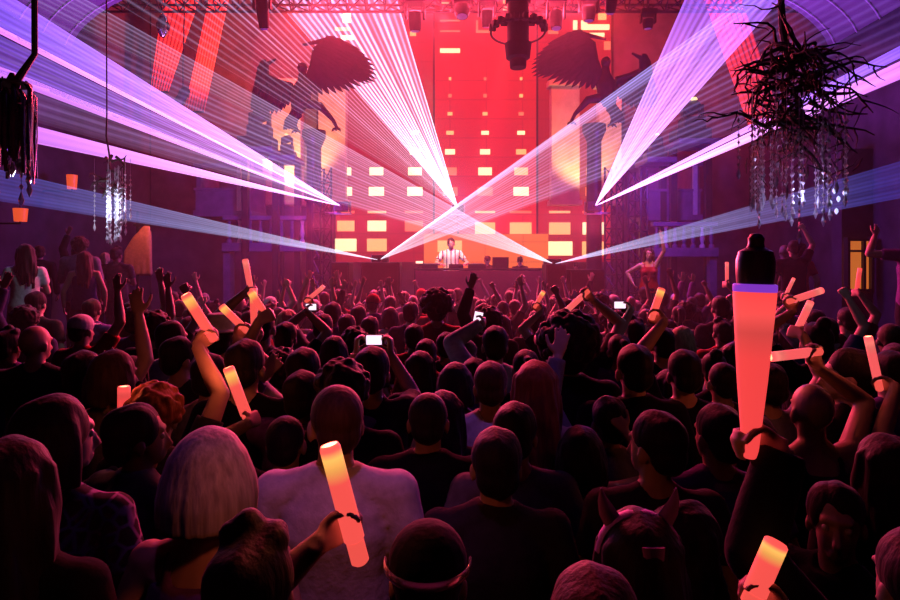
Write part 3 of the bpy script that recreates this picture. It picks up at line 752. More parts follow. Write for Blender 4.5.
holder(s, 'person in a white shirt holding up a phone before the DJ stage', -1, 1.78, 0.10, 0.3, tcol='white', top='shirt', hair='short', gripat=0.1)
phone(620, 305, 4.6, 0.10, 0.06, 'small bright phone right of the stage', SCR)
holder((at(622, 309, 4.62), at(622, 300, 4.62), 0.03), 'person holding up a small bright phone right of the stage', -1, 1.74, 0.22, 0.25, hair='short', gripat=0.1)
phone(311, 307, 5.0, 0.10, 0.06, 'small phone with a dim screen before the left speakers', SCR)
holder((at(313, 311, 5.02), at(313, 302, 5.02), 0.03), 'person before the left speakers holding up a small dim phone', 1, 1.74, 0.16, 0.25, hair='short', gripat=0.1)
phone(542, 335, 3.9, 0.045, 0.085, 'small upright phone left of the huge afro', SCR)
holder((at(542, 341, 3.92), at(542, 330, 3.92), 0.025), 'person left of the huge afro holding up a small upright phone', 1, 1.68, 0.14, 0.25, hair='ponytail', fem=True, gripat=0.1)

# things worn by three of them
sc = EARS['sc']
hb = thing('ear_headband', 'purple headband with two pointed ears on the long-haired woman', 'headband', (EARS.location.x, EARS.location.y, 1.52*sc)); hb.scale = (sc, sc, sc)
mp = mat('headband_purple', (0.45, 0.16, 0.62), 0.6, noise=0.1)
arc = [Vector((0.098*math.sin(a), -0.012, 0.125+0.100*math.cos(a))) for a in np.linspace(-1.5, 1.5, 15)]
MB().tube(arc, 0.016, 8, 0.006, up=(0, 1, 0)).build('band', mp, hb)
for sd in (-1, 1):
    e = MB().tube([(sd*0.060, -0.012, 0.200), (sd*0.076, -0.012, 0.228), (sd*0.086, -0.012, 0.255), (sd*0.090, -0.012, 0.282)], [0.022, 0.020, 0.012, 0.002], 10, [0.010, 0.009, 0.006, 0.002], up=(1, 0, 0)).build('ear', mp, hb)
MB().tube([(0.0, -0.118, 0.19), (0.0, -0.125, 0.13), (0.0, -0.128, 0.07)], [0.026, 0.018, 0.004], 10, 0.006, up=(1, 0, 0)).build('ribbon', mp, hb)
ct = [o for o in C.objects if o.get('label') == 'person in a black cap with a shiny silver band, back to the camera'][0]
MB().tube([Vector((0.0955*math.sin(a), -0.012-0.1125*math.cos(a), 1.668)) for a in np.linspace(-1.6, 1.6, 19)], 0.011, 8, 0.004, up=(0, 0, 1)).build('cap_band', mat('silver_band', (0.8, 0.75, 0.8), 0.25, metal=0.9), ct)['label'] = 'shiny silver cap band'
# ------------------------------------------------------------------ the rest of the crowd: some figures, copied
def proto(fem, Lh, Rh, hyaw, top, i):
    M = {'D': DOWN, 'F': FRONT, 'U': UP, 'B': BENT, 'P': PHON, 'X': FIST}
    aa = [arm(1, M[Rh](1), fem), arm(-1, M[Lh](-1), fem)]
    return dict(fem=fem, L=Lh, R=Rh, hyaw=hyaw, top=top, body=body_mesh('body', aa, fem, hyaw, 0, 0.008 if set(Lh+Rh) & set('UXB') else 0.010), shirt=shirt_mesh('top', aa, top, fem, 0.014, seed=i))
PR = [proto(*a, i) for i, a in enumerate([
    (False, 'D', 'D', 0.0, 'tee'), (False, 'D', 'D', 0.4, 'shirt'), (False, 'D', 'F', -0.4, 'tee'), (True, 'D', 'D', 0.0, 'tank'), (True, 'D', 'F', 0.5, 'tee'),
    (False, 'F', 'F', 0.15, 'jacket'), (True, 'D', 'D', -0.5, 'tee'), (False, 'D', 'U', 0.0, 'tee'), (False, 'U', 'D', 0.2, 'shirt'), (True, 'U', 'U', 0.0, 'tank'),
    (False, 'D', 'X', 0.0, 'tee'), (True, 'B', 'D', -0.2, 'tank'), (False, 'U', 'U', 0.0, 'tee'), (False, 'B', 'B', 0.0, 'tee')])]
HM = ['short', 'crop', 'quiff', 'short', 'curly', 'bald', 'cap', 'short']
HF = ['long', 'bob', 'ponytail', 'bun', 'wavy', 'long']
FILL = []
def fill(x, y, z0, rs, up_share):
    pool = PR[7:] if rs.random() < up_share else PR[:7]
    p = rs.choice(pool); fem = p['fem']
    hair = rs.choice(HF if fem else HM)
    hcol = rs.choice(['dark', 'dark', 'dark', 'brown', 'blonde' if fem else 'brown'])
    if hair == 'cap': hcol = rs.choice(['black', 'white', 'red'])
    tcol = rs.choice(['black', 'black', 'charcoal', 'black', 'grey', 'white', 'red', 'purple', 'navy'])
    h = rs.uniform(1.58, 1.70) if fem else rs.uniform(1.66, 1.84)
    t = person('', x, y, z0, h, rs.uniform(-0.35, 0.35)-x*0.03, None, fem, p['hyaw'], 0, hair, hcol, p['top'], tcol, rs.choice([0, 0, 1, 1, 2]), body=p['body'], shirt=p['shirt'])
    POS.append((x, y)); FILL.append((t, p, hair, hcol, tcol, x, y, z0))
rs = random.Random(5)
y = 1.55; k = 0
while y < 11.3:
    lim = min(0.75*y+0.35, 7.6 if y < 5.6 else 4.4)
    st = 0.56 if y < 6 else 0.60
    x = -lim+(0.28 if k % 2 else 0.0)
    while x < lim:
        xx, yy = x+rs.uniform(-.12, .12), y+rs.uniform(-.10, .10)
        if free(xx, yy, 0.43): fill(xx, yy, 0.0, rs, 0.10 if yy < 4 else (0.22 if yy < 8 else 0.4))
        x += st
    y += 0.58; k += 1
for sd in (-1, 1):
    for i in range(24):
        xx, yy = sd*rs.uniform(4.9, 7.5), rs.uniform(6.2, 11.6)
        if free(xx, yy, 0.55) and not (375 < xx/yy*F < 440): fill(xx, yy, 0.8, rs, 0.2)

# leave out whoever the photograph's view shows nothing of
bpy.context.view_layer.update()
dg = bpy.context.evaluated_depsgraph_get()
camp = Vector((0, 0, CAM_Z))
def root_of(o):
    while o.parent: o = o.parent
    return o
def seen_points(t, p):
    s = t['sc']; mw = t.matrix_world; hits = 0
    pts = [(0, -0.09, 1.66), (0, -0.02, 1.75), (0.085, -0.02, 1.64), (-0.085, -0.02, 1.64), (0.05, -.03, 1.72), (-0.05, -.03, 1.72), (0.06, -.08, 1.60), (-0.06, -.08, 1.60),
           (0.21, -.02, 1.42), (-0.21, -.02, 1.42), (0, -.1, 1.38), (0.14, -.06, 1.40), (-0.14, -.06, 1.40)]
    if p['R'] in 'UXB': pts += [(0.21, 0.12, 1.98), (0.22, .1, 1.85)]
    if p['L'] in 'UXB': pts += [(-0.21, 0.12, 1.98), (-0.22, .1, 1.85)]
    for q in pts:
        wq = mw @ Vector(q); d = wq-camp
        if d.y <= 0.2 or abs(wq.x/wq.y) > 0.75: continue
        ok, loc, nr, fi, ob, _ = SC.ray_cast(dg, camp, d.normalized(), distance=d.length+0.15)
        if (ok and root_of(ob) == t) or (not ok): hits += 1
    return hits
keep = []
for f in FILL:
    n_ = seen_points(f[0], f[1])
    if n_ >= 2: keep.append(f)
    else:
        for ch in list(f[0].children): bpy.data.objects.remove(ch)
        bpy.data.objects.remove(f[0])
FILL = keep
# a label for each: looks first, then what they stand by, then the place among the like
HN = {'short': '%s-haired man', 'crop': 'close-cropped man', 'quiff': 'man with swept-up %s hair', 'curly': 'man with curly %s hair', 'bald': 'bald man', 'cap': 'man in a %s cap',
      'long': 'woman with long %s hair', 'bob': 'woman with a %s bob', 'ponytail': 'woman with a %s ponytail', 'bun': 'woman with a %s bun', 'wavy': 'woman with wavy %s hair'}
def pose_of(p):
    a = p['L']+p['R']
    return {'DD': '', 'DF': '', 'FF': '', 'DU': ', right arm up', 'UD': ', left arm up', 'UU': ', both arms up', 'DX': ', fist up', 'BD': ', hand raised', 'BB': ', both hands raised'}[a]
def zone(x, y, z0):
    if z0 > 0: return 'on the left terrace' if x < 0 else 'on the right terrace'
    px = 450+x*F/y
    if y < 3.2: return ('near the big white shirt' if px < 450 else 'near the eared headband') if abs(px-450) < 230 else ('at the near left edge' if px < 450 else 'by the huge baton')
    if y < 5.6: return 'in the left mid rows' if px < 280 else ('in the right mid rows' if px > 620 else 'in the central mid rows')
    if y < 8.4: return 'further back at left' if px < 330 else ('further back at right' if px > 570 else 'further back in the centre')
    return 'by the left speakers' if px < 410 else ('by the right speakers' if px > 540 else 'right below the DJ')
ORD = ['', 'first', 'second', 'third', 'fourth', 'fifth', 'sixth', 'seventh', 'eighth', 'ninth']
NUM = ['', 'one', 'two', 'three', 'four', 'five', 'six', 'seven', 'eight', 'nine']
buckets = {}
for f in FILL:
    t, p, hair, hcol, tcol, x, y, z0 = f
    nm = HN[hair]; nm = nm % hcol if '%s' in nm else nm
    key = (nm, 'in %s%s' % (tcol, pose_of(p)), zone(x, y, z0))
    buckets.setdefault(key, []).append((450+x*F/y, t))
for (nm, c, z), L_ in buckets.items():
    L_.sort(key=lambda q: q[0])
    for i, (px, t) in enumerate(L_):
        lb = '%s %s %s' % (nm, c, z)
        if len(L_) > 1: lb += (', left of two', ', right of two')[i] if len(L_) == 2 else ', %s of %s from left' % (ORD[i+1], NUM[len(L_)])
        t['label'] = lb
for o in C.objects:
    if o.get('category') == 'person' and not o.get('group'): o['group'] = 'crowd facing the stage'
print('PEOPLE', sum(1 for o in C.objects if o.get('category') == 'person'), 'fill', len(FILL))
# ------------------------------------------------------------------ LED wall behind the DJ
YL = 16.0
led = thing('led_wall', 'tall red LED wall with glowing yellow cells behind the DJ', 'LED wall', (0, YL, STZ))
def screen_mat(name, c0, c1, s):
    m, N, L, b = nmat(name)
    b.inputs['Base Color'].default_value = (0.03, 0.01, 0.01, 1); b.inputs['Roughness'].default_value = 0.6
    tc = N.new('ShaderNodeTexCoord'); br = N.new('ShaderNodeTexBrick')
    br.offset = 0.0; br.inputs['Scale'].default_value = 1.0; br.inputs['Mortar Size'].default_value = 0.018
    br.inputs['Brick Width'].default_value = 0.96; br.inputs['Row Height'].default_value = 0.507
    br.inputs['Color1'].default_value = (*c0, 1); br.inputs['Color2'].default_value = (*c1, 1); br.inputs['Mortar'].default_value = (c0[0]*.8, c0[1]*.7, c0[2]*.8, 1)
    mp = N.new('ShaderNodeMapping'); mp.inputs['Rotation'].default_value = (rad(-90), 0, 0)
    L.new(tc.outputs['Object'], mp.inputs[0]); L.new(mp.outputs[0], br.inputs['Vector'])
    L.new(br.outputs['Color'], b.inputs['Emission Color']); b.inputs['Emission Strength'].default_value = s
    return m
def lrect(px0, px1, py0, py1, y, dep, mb=None):
    a = at(px0, py1, y); b = at(px1, py0, y); o = led.location
    return (mb or MB()).box(((a.x+b.x)/2-o.x, y-dep/2-o.y, (a.z+b.z)/2-o.z), (b.x-a.x, dep, b.z-a.z))
m_scr = screen_mat('led_red', (1.0, 0.018, 0.02), (0.9, 0.015, 0.02), 0.66)
m_scr_side = screen_mat('led_red_side', (1.0, 0.022, 0.03), (0.9, 0.018, 0.03), 0.36)
lrect(434, 537, -70, 262, YL, 0.12).build('centre_panel', m_scr, led, smooth=False)
lrect(335, 434, -70, 262, YL, 0.10).build('side_panel', m_scr_side, led, smooth=False)
lrect(537, 612, -70, 262, YL, 0.10).build('side_panel', m_scr_side, led, smooth=False)
fr = MB()
for px in (335, 434, 537, 612): lrect(px-1, px+1, -72, 262, YL-0.10, 0.06, fr)
fr.build('frame', m_dark, led, smooth=False)
CY = [emat('led_cell_dim', (1.0, 0.22, 0.10), 0.9, False), emat('led_cell_mid', (1.0, 0.50, 0.16), 1.1, False), emat('led_cell_bright', (1.0, 0.85, 0.42), 1.35, False)]
cols = [344.5, 376.5, 415, 450, 485, 521, 562, 593]
rr = random.Random(4)
rows = [(79, 2.5, 2.5), (96, 3.5, 3), (114, 5, 3), (133, 7.5, 3.6), (152, 10, 5), (171.5, 13.5, 7.5), (191.5, 15, 8.5)]
for ri, (py, cw, ch) in enumerate(rows):
    for ci, px in enumerate(cols):
        if ci < 2 and ri < 5: continue
        lv = rr.choice([1, 2, 2, 0] if ri > 2 else [0, 0, 1, 1])
        if ci in (2, 6, 7) and ri < 3: continue
        lrect(px-cw/2, px+cw/2, py-ch/2, py+ch/2, YL-0.13, 0.05).build('lit_cell', CY[lv], led, smooth=False)
for ci, (px, lv1, lv2, w1, w2) in enumerate([(346, 1, 2, 17, 21), (377, 2, 1, 18.5, 19.5), (414, 0, 0, 18, 18), (485, 1, 1, 20, 18), (520.5, 1, 0, 21.5, 20), (559.5, 1, 2, 21, 25), (593.5, 2, 1, 22, 23)]):
    if ci < 3: ys = (226, 245); hs = (10.5, 12.5)
    else: ys = (228.5, 248.5); hs = (12, 14)
    lrect(px-w1/2, px+w1/2, ys[0]-hs[0]/2, ys[0]+hs[0]/2, YL-0.13, 0.06).build('lit_cell', CY[lv1], led, smooth=False)
    if px not in (414, 485): lrect(px-w2/2, px+w2/2, ys[1]-hs[1]/2, ys[1]+hs[1]/2, YL-0.13, 0.06).build('lit_cell', CY[lv2], led, smooth=False)
    lrect(px-w1/2, px+w1/2, 211.0, 213.2, YL-0.13, 0.05).build('lit_cell', CY[1 if ci % 2 else 0], led, smooth=False)
for a in [(440, 460, 49, 53, 2), (335, 350, 28, 31, 1), (341, 354, 36, 40, 2), (343, 351, 12, 23, 2), (573, 577, 21, 32, 2), (581, 609, 25, 30, 2), (581, 587, 21, 25, 2), (589, 604, 33.5, 37.5, 2), (598, 606, 14, 20, 1),
          (604, 610, 42, 50, 0), (440, 449, 3, 6, 1), (503, 507, 0, 12, 1), (548, 558, 31, 34, 0), (440, 460, 20.5, 21.5, 0), (440, 460, 31, 32, 0), (476, 493, 31, 33, 0), (476, 478, 21, 33, 0), (410, 416, 31, 36, 1)]:
    lrect(*a[:4], YL-0.13, 0.05).build('lit_bar', CY[a[4]], led, smooth=False)
# low screen behind the booth
DS = thing('booth_screen', 'orange tiled LED screen with a bright square, behind the DJ', 'LED screen', at(485, 262, 15.2))
m_or = screen_mat('led_orange', (1.0, 0.17, 0.035), (0.95, 0.14, 0.03), 0.95)
a = at(424, 268, 15.2); b = at(548, 234, 15.2); o = DS.location
MB().box(((a.x+b.x)/2-o.x, 0, (a.z+b.z)/2-o.z), (b.x-a.x, 0.10, b.z-a.z)).build('screen_panel', m_or, DS, smooth=False)
a = at(437.5, 252, 15.1); b = at(462, 240.5, 15.1)
MB().box(((a.x+b.x)/2-o.x, -0.08, (a.z+b.z)/2-o.z), (b.x-a.x, 0.05, b.z-a.z)).build('lit_cell', CY[1], DS, smooth=False)
for px in (430, 485, 540):
    q = at(px, 268, 15.2); MB().box((q.x-o.x, 0.10, (STZ+q.z)/2-o.z), (0.06, 0.06, q.z-STZ)).build('leg', m_dark, DS, smooth=False)

# ------------------------------------------------------------------ DJ booth and what stands on it
YD = 13.0
q0, q1 = at(414, 268, YD), at(546, 268, YD); tz = q0.z
bt = thing('dj_booth', 'wide DJ booth with a red-lit front panel on the stage', 'DJ booth', ((q0.x+q1.x)/2, YD, STZ)); bw = q1.x-q0.x; bh = tz-STZ
m_booth = mat('booth_red_panel', (0.42, 0.06, 0.07), 0.35, noise=0.1)
MB().box((0, 0.02, bh/2-0.03), (bw-0.06, 0.05, bh-0.06)).build('front_panel', m_booth, bt, smooth=False)
for sd in (-1, 1): MB().box((sd*(bw/2-0.03), 0.37, bh/2-0.03), (0.05, 0.65, bh-0.06)).build('side_panel', m_black, bt, smooth=False)
MB().box((0, 0.36, bh-0.03), (bw, 0.76, 0.05)).build('counter', m_black, bt, smooth=False, bevel=0.01)
ct = tz-0.005
def deck(px, label):
    p = at(px, 268, YD+0.35)
    t = thing('turntable', label, 'turntable', (p.x, YD+0.35, ct), 0, 'players on the DJ booth')
    MB().box((0, 0, 0.045), (0.40, 0.38, 0.09)).build('case', m_dark, t, smooth=False, bevel=0.01)
    MB().lathe([(0.15, 0.09), (0.15, 0.105), (0.02, 0.107)], 24).build('platter', m_grey, t)
deck(429, 'media player on the booth, to the left of the DJ'); deck(477, 'media player on the booth, to the right of the DJ')
p = at(456, 268, YD+0.3); t = thing('mixer', 'small mixer on the booth straight in front of the DJ', 'mixer', (p.x, YD+0.3, ct))
MB().box((0, 0, 0.045), (0.32, 0.36, 0.09)).build('case', m_black, t, smooth=False, bevel=0.01)
for i in range(3): MB().lathe([(0.013, 0.09), (0.011, 0.115)], 10, (-0.09+0.09*i, 0.06, 0)).build('knob', m_grey, t)
p = at(500, 268, YD+0.4); t = thing('laptop', 'dark laptop open on the booth', 'laptop', (p.x, YD+0.4, ct))
MB().box((0, 0, 0.012), (0.36, 0.25, 0.022)).build('base', m_dark, t, smooth=False)
MB().box((0, -0.14, 0.13), (0.36, 0.014, 0.23), Matrix.Rotation(rad(12), 3, 'X')).build('screen', m_dark, t, smooth=False)
p = at(420, 268, YD+0.4); t = thing('booth_lamp', 'small bright lamp at the left end of the booth', 'lamp', (p.x, YD+0.12, ct))
MB().lathe([(0.05, 0), (0.05, 0.02), (0.012, 0.03), (0.012, 0.10)], 12).build('base', m_dark, t); MB().box((0, 0, 0.13), (0.15, 0.06, 0.05)).build('lamp_head', emat('booth_lamp_glow', (1.0, 0.6, 0.4), 2.0), t, smooth=False)
# the DJ
m_stripe, N, L, b = nmat('shirt_stripes'); MATS['shirt_stripes'] = m_stripe
tc = N.new('ShaderNodeTexCoord'); wv = N.new('ShaderNodeTexWave'); wv.inputs['Scale'].default_value = 3.4; wv.bands_direction = 'X'
rp = N.new('ShaderNodeValToRGB'); rp.color_ramp.interpolation = 'CONSTANT'; rp.color_ramp.elements[0].color = (0.10, 0.04, 0.05, 1); rp.color_ramp.elements[1].position = 0.14; rp.color_ramp.elements[1].color = (0.85, 0.80, 0.72, 1)
L.new(tc.outputs['Object'], wv.inputs['Vector']); L.new(wv.outputs['Color'], rp.inputs[0]); L.new(rp.outputs[0], b.inputs['Base Color']); b.inputs['Roughness'].default_value = 0.85
TOP['striped'] = m_stripe
dj = at(451, 238, 13.95)
person('DJ in a white striped shirt working behind the booth, facing the crowd', dj.x, 13.95, STZ, dj.z-STZ, PI, [A(1, (0.20, 0.33, 1.16), (0.8, -0.6, -.4), 'relaxed', (0, 0, -1)), A(-1, (0.26, 0.30, 1.14), (0.8, -0.6, -.4), 'relaxed', (0, 0, -1))], False, 0.1, -0.15, 'short', 'dark', 'tee', 'striped', 0, face=True, group='people on the stage')
lamp('SPOT', 'dj_spot_light', (dj.x-0.5, 11.9, 6.2), (dj.x, 13.95, 2.4), (1.0, 0.66, 0.36), 1500, 0.1, angle=14)
for px, py, lb, hc in ((487, 256, 'dark-haired person standing behind the booth, right of the DJ', 'short'), (520, 257, 'person bending at the right end of the booth', 'quiff'), (576, 262, 'dark-clad person on the stage behind the right speakers', 'short')):
    q = at(px, py, 14.3)
    person(lb, q.x, 14.3, STZ, min(q.z-STZ, 1.7), PI+(0.5 if px < 500 else -0.4), [FRONT(1), FRONT(-1)], False, 0.3, -0.3, hc, 'dark', 'tee', 'black', 1, body=PR[5]['body'], shirt=PR[0]['shirt'], group='people on the stage')
# dancers on platforms
def dancer(px, py, y, lb, gp):
    q = at(px, py, y); zb = q.z-1.72
    t = thing('podium', lb[1], 'podium', (q.x, y, 0))
    MB().box((0, 0, zb/2), (0.9, 0.8, zb)).build('plinth', m_stage, t, smooth=False, bevel=0.02)
    MB().box((0, 0, zb-0.02), (0.96, 0.86, 0.04)).build('top_plate', m_dark, t, smooth=False, bevel=0.01)
    arms = [A(1, (0.30, 0.05, 1.05), (1, -.4, 0), 'relaxed', (-1, 0, 0)), UP(-1)]
    person(lb[0], q.x, y, zb, 1.72, PI-0.3, arms, True, 0.0, 0.0, 'long', 'brown', 'tank', 'red', 0, face=True, group='dancers on podiums', seed=int(px))
dancer(649, 248, 11.6, ('dancer in a red top on the right podium, long hair, one arm raised', 'dark podium under the dancer with long hair'), 0)
lamp('SPOT', 'podium_spot_light', at(640, 120, 10.6), at(649, 265, 11.6), (1.0, 0.22, 0.10), 300, 0.1, angle=20)

# ------------------------------------------------------------------ loudspeakers in front of the stage
def speaker(px0, px1, py, y, lb, n=2):
    a, b = at(px0, py, y), at(px1, py, y); wd = b.x-a.x; h = a.z/n
    for i in range(n):
        t = thing('speaker', lb % ('upper' if i else 'lower') if '%s' in lb else lb, 'loudspeaker', ((a.x+b.x)/2, y, i*h), 0, 'speaker stacks before the stage')
        MB().box((0, 0, h/2), (wd, 0.55, h-0.012)).build('cabinet', m_black, t, smooth=False, bevel=0.015)
        MB().box((0, -0.282, h/2), (wd*.9, 0.02, h*.88)).build('grille', m_dark, t, smooth=False)
        for sd in (-1, 1): MB().tube([(sd*(wd/2+.015), -0.05, h*.5), (sd*(wd/2+.035), 0, h*.5), (sd*(wd/2+.015), 0.05, h*.5)], 0.012, 6).build('handle', m_grey, t)
speaker(334, 351, 262, 11.75, '%s black loudspeaker of the narrow stack furthest left of the booth')
speaker(363, 401, 262, 11.75, '%s black loudspeaker of the wide stack left of the booth')
speaker(544, 563.5, 264, 11.75, '%s black loudspeaker of the narrow stack right of the booth')
speaker(567, 601, 269, 11.75, '%s black loudspeaker of the wide stack at the far right of the booth')
# ------------------------------------------------------------------ truss towers, roof truss
def truss(name, A_, B_, wdt, label, r=0.022, n=None, parent=None):
    A_, B_ = Vector(A_), Vector(B_); d = B_-A_; L_ = d.length; u = d.normalized()
    s = u.orthogonal().normalized(); q = u.cross(s); n = n or max(3, int(L_/(wdt*1.1)))
    t = thing(name, label, 'truss', A_)
    mb = MB(); lc = MB(); cs = [s*wdt/2+q*wdt/2, s*wdt/2-q*wdt/2, -s*wdt/2-q*wdt/2, -s*wdt/2+q*wdt/2]
    for c in cs: t_ = MB().tube([c, c+d], r, 8).build('chord', m_dark, t)
    for i in range(n):
        for j in range(4):
            a, b = cs[j], cs[(j+1) % 4]
            lc.tube([a+u*(L_*i/n), b+u*(L_*(i+1)/n)], r*.55, 6); lc.tube([a+u*(L_*i/n), b+u*(L_*i/n)], r*.55, 6)
    lc.build('lacing', m_dark, t)
    return t
truss('truss_tower', (at(322, 0, 12.9).x, 12.9, STZ), (at(322, 0, 12.9).x, 12.9, 4.3), 0.28, 'upright truss tower at the left side of the stage')
truss('truss_tower', (at(614, 0, 12.9).x, 12.9, STZ), (at(614, 0, 12.9).x, 12.9, 4.3), 0.28, 'inner upright truss tower at the right side of the stage')
truss('truss_tower', (at(638, 0, 12.7).x, 12.7, 0), (at(638, 0, 12.7).x, 12.7, 4.2), 0.28, 'outer upright truss tower beside the right podium')
zt_ = at(0, -6, 12.6).z
truss('roof_truss', (-7.9, 13.0, at(0, 0, 13.0).z), (7.9, 13.0, at(0, 0, 13.0).z), 0.36, 'long roof truss across the top of the stage carrying the fixtures', 0.03)

# ------------------------------------------------------------------ hanging fixtures
m_fix = mat('fixture_black', (0.012, 0.008, 0.010), 0.7, noise=0.2, spec=0.2)
m_lens = mat('lens_glass', (0.5, 0.5, 0.6), 0.05, noise=0.02, spec=0.9)
def moving_head(px, py0, py1, y, wd, label, tilt=0.0, yaw=0.0):
    """yoke head hanging from the truss: clamp, base, yoke arms, head with lens"""
    a = at(px, py1, y); top_z = max(zt_, at(px, py0, y).z) if py0 <= 2 else at(px, py0, y).z
    h = top_z-a.z
    t = thing('moving_head_light', label, 'stage light', (a.x, y, top_z), yaw, 'fixtures hanging over the stage')
    MB().box((0, 0, -h*.14), (wd, wd*.8, h*.26)).build('base', m_fix, t, smooth=False, bevel=0.02)
    for sd in (-1, 1): MB().box((sd*wd*.45, 0, -h*.46), (wd*.12, wd*.3, h*.46)).build('yoke_arm', m_fix, t, smooth=False, bevel=0.01)
    if py0 > 2: MB().tube([(0, 0, -.02), (0, 0, zt_+.1-top_z)], 0.025, 8).build('hanger', m_fix, t)
    hd = MB().lathe([(wd*.20, 0.16*h), (wd*.32, 0.12*h), (wd*.34, -0.12*h), (wd*.29, -.30*h), (wd*.27, -.36*h)], 20).build('head', m_fix, t)
    hd.location = (0, 0, -h*.62); hd.rotation_euler = (tilt, 0, 0)
    ln = MB().lathe([(wd*.24, -.355*h), (wd*.20, -.385*h), (wd*.05, -.395*h)], 20).build('lens', m_lens, hd)
    return t
moving_head(415, 0, 31, 12.6, 0.42, 'dark moving light hanging furthest left over the red screen', 0.2)
moving_head(462, 0, 18, 12.6, 0.48, 'short dark moving light between the left one and the ringed pendant', -0.2)
moving_head(487, 0, 27, 12.6, 0.36, 'dark moving light touching the left of the ringed pendant', 0.3)
moving_head(556, 0, 30, 12.6, 0.40, 'dark moving light just right of the ringed pendant', -0.15)
moving_head(589, 0, 21, 12.6, 0.42, 'squat dark moving light above the right eagle', 0.1)
moving_head(613, -6, 12, 10.6, 0.34, 'black moving light with a shining lens, right of the squat one', 0.5)
moving_head(648, 10, 29, 13.0, 0.34, 'small dark light half lost in the red haze, above the right eagle wing', 0.1)
moving_head(262, 0, 28, 11.5, 0.34, 'black moving light over the left eagle', 0.35)
# ringed pendant
p = at(518, 68, 11.6); t = thing('ring_pendant', 'big dark pendant spotlight inside a wide ring, top centre', 'stage light', (p.x, 11.6, p.z), 0, 'fixtures hanging over the stage')
u = 11.6/F
MB().lathe([(11*u*.7, 0), (12*u*.7, 2*u), (12*u*.7, 8*u), (15*u*.8, 10*u), (16*u*.85, 24*u), (12*u*.8, 25*u)], 20).build('lamp_barrel', m_fix, t)
MB().lathe([(11*u, 25*u), (11*u, 64*u), (13*u, 66*u), (13*u, 110*u)], 16).build('hanger', m_fix, t)
MB().box((0, 0, 45*u), (34*u, 0.12, 4*u)).build('crossbar', m_fix, t, smooth=False)
rg = MB().tube([(27*u*math.cos(a), 27*u*math.sin(a), 0) for a in np.linspace(0, 2*PI, 41)], 1.2*u, 8, cap=False).build('ring', m_fix, t); rg.location = (0, 0, 36*u); rg.rotation_euler = (rad(-6), 0, 0)
for i in range(10):
    a = -PI*(i+.5)/10; cl = MB().box((0, 0, 0.4*u), (7*u, 5*u, 7*u)).build('lamp_pod', m_fix, t, smooth=False, bevel=0.02)
    v = Matrix.Rotation(rad(-6), 3, 'X') @ Vector((26*u*math.cos(a), 26*u*math.sin(a), 0)); cl.location = v+Vector((0, 0, 38*u)); cl.rotation_euler = (rad(-6), 0, a)

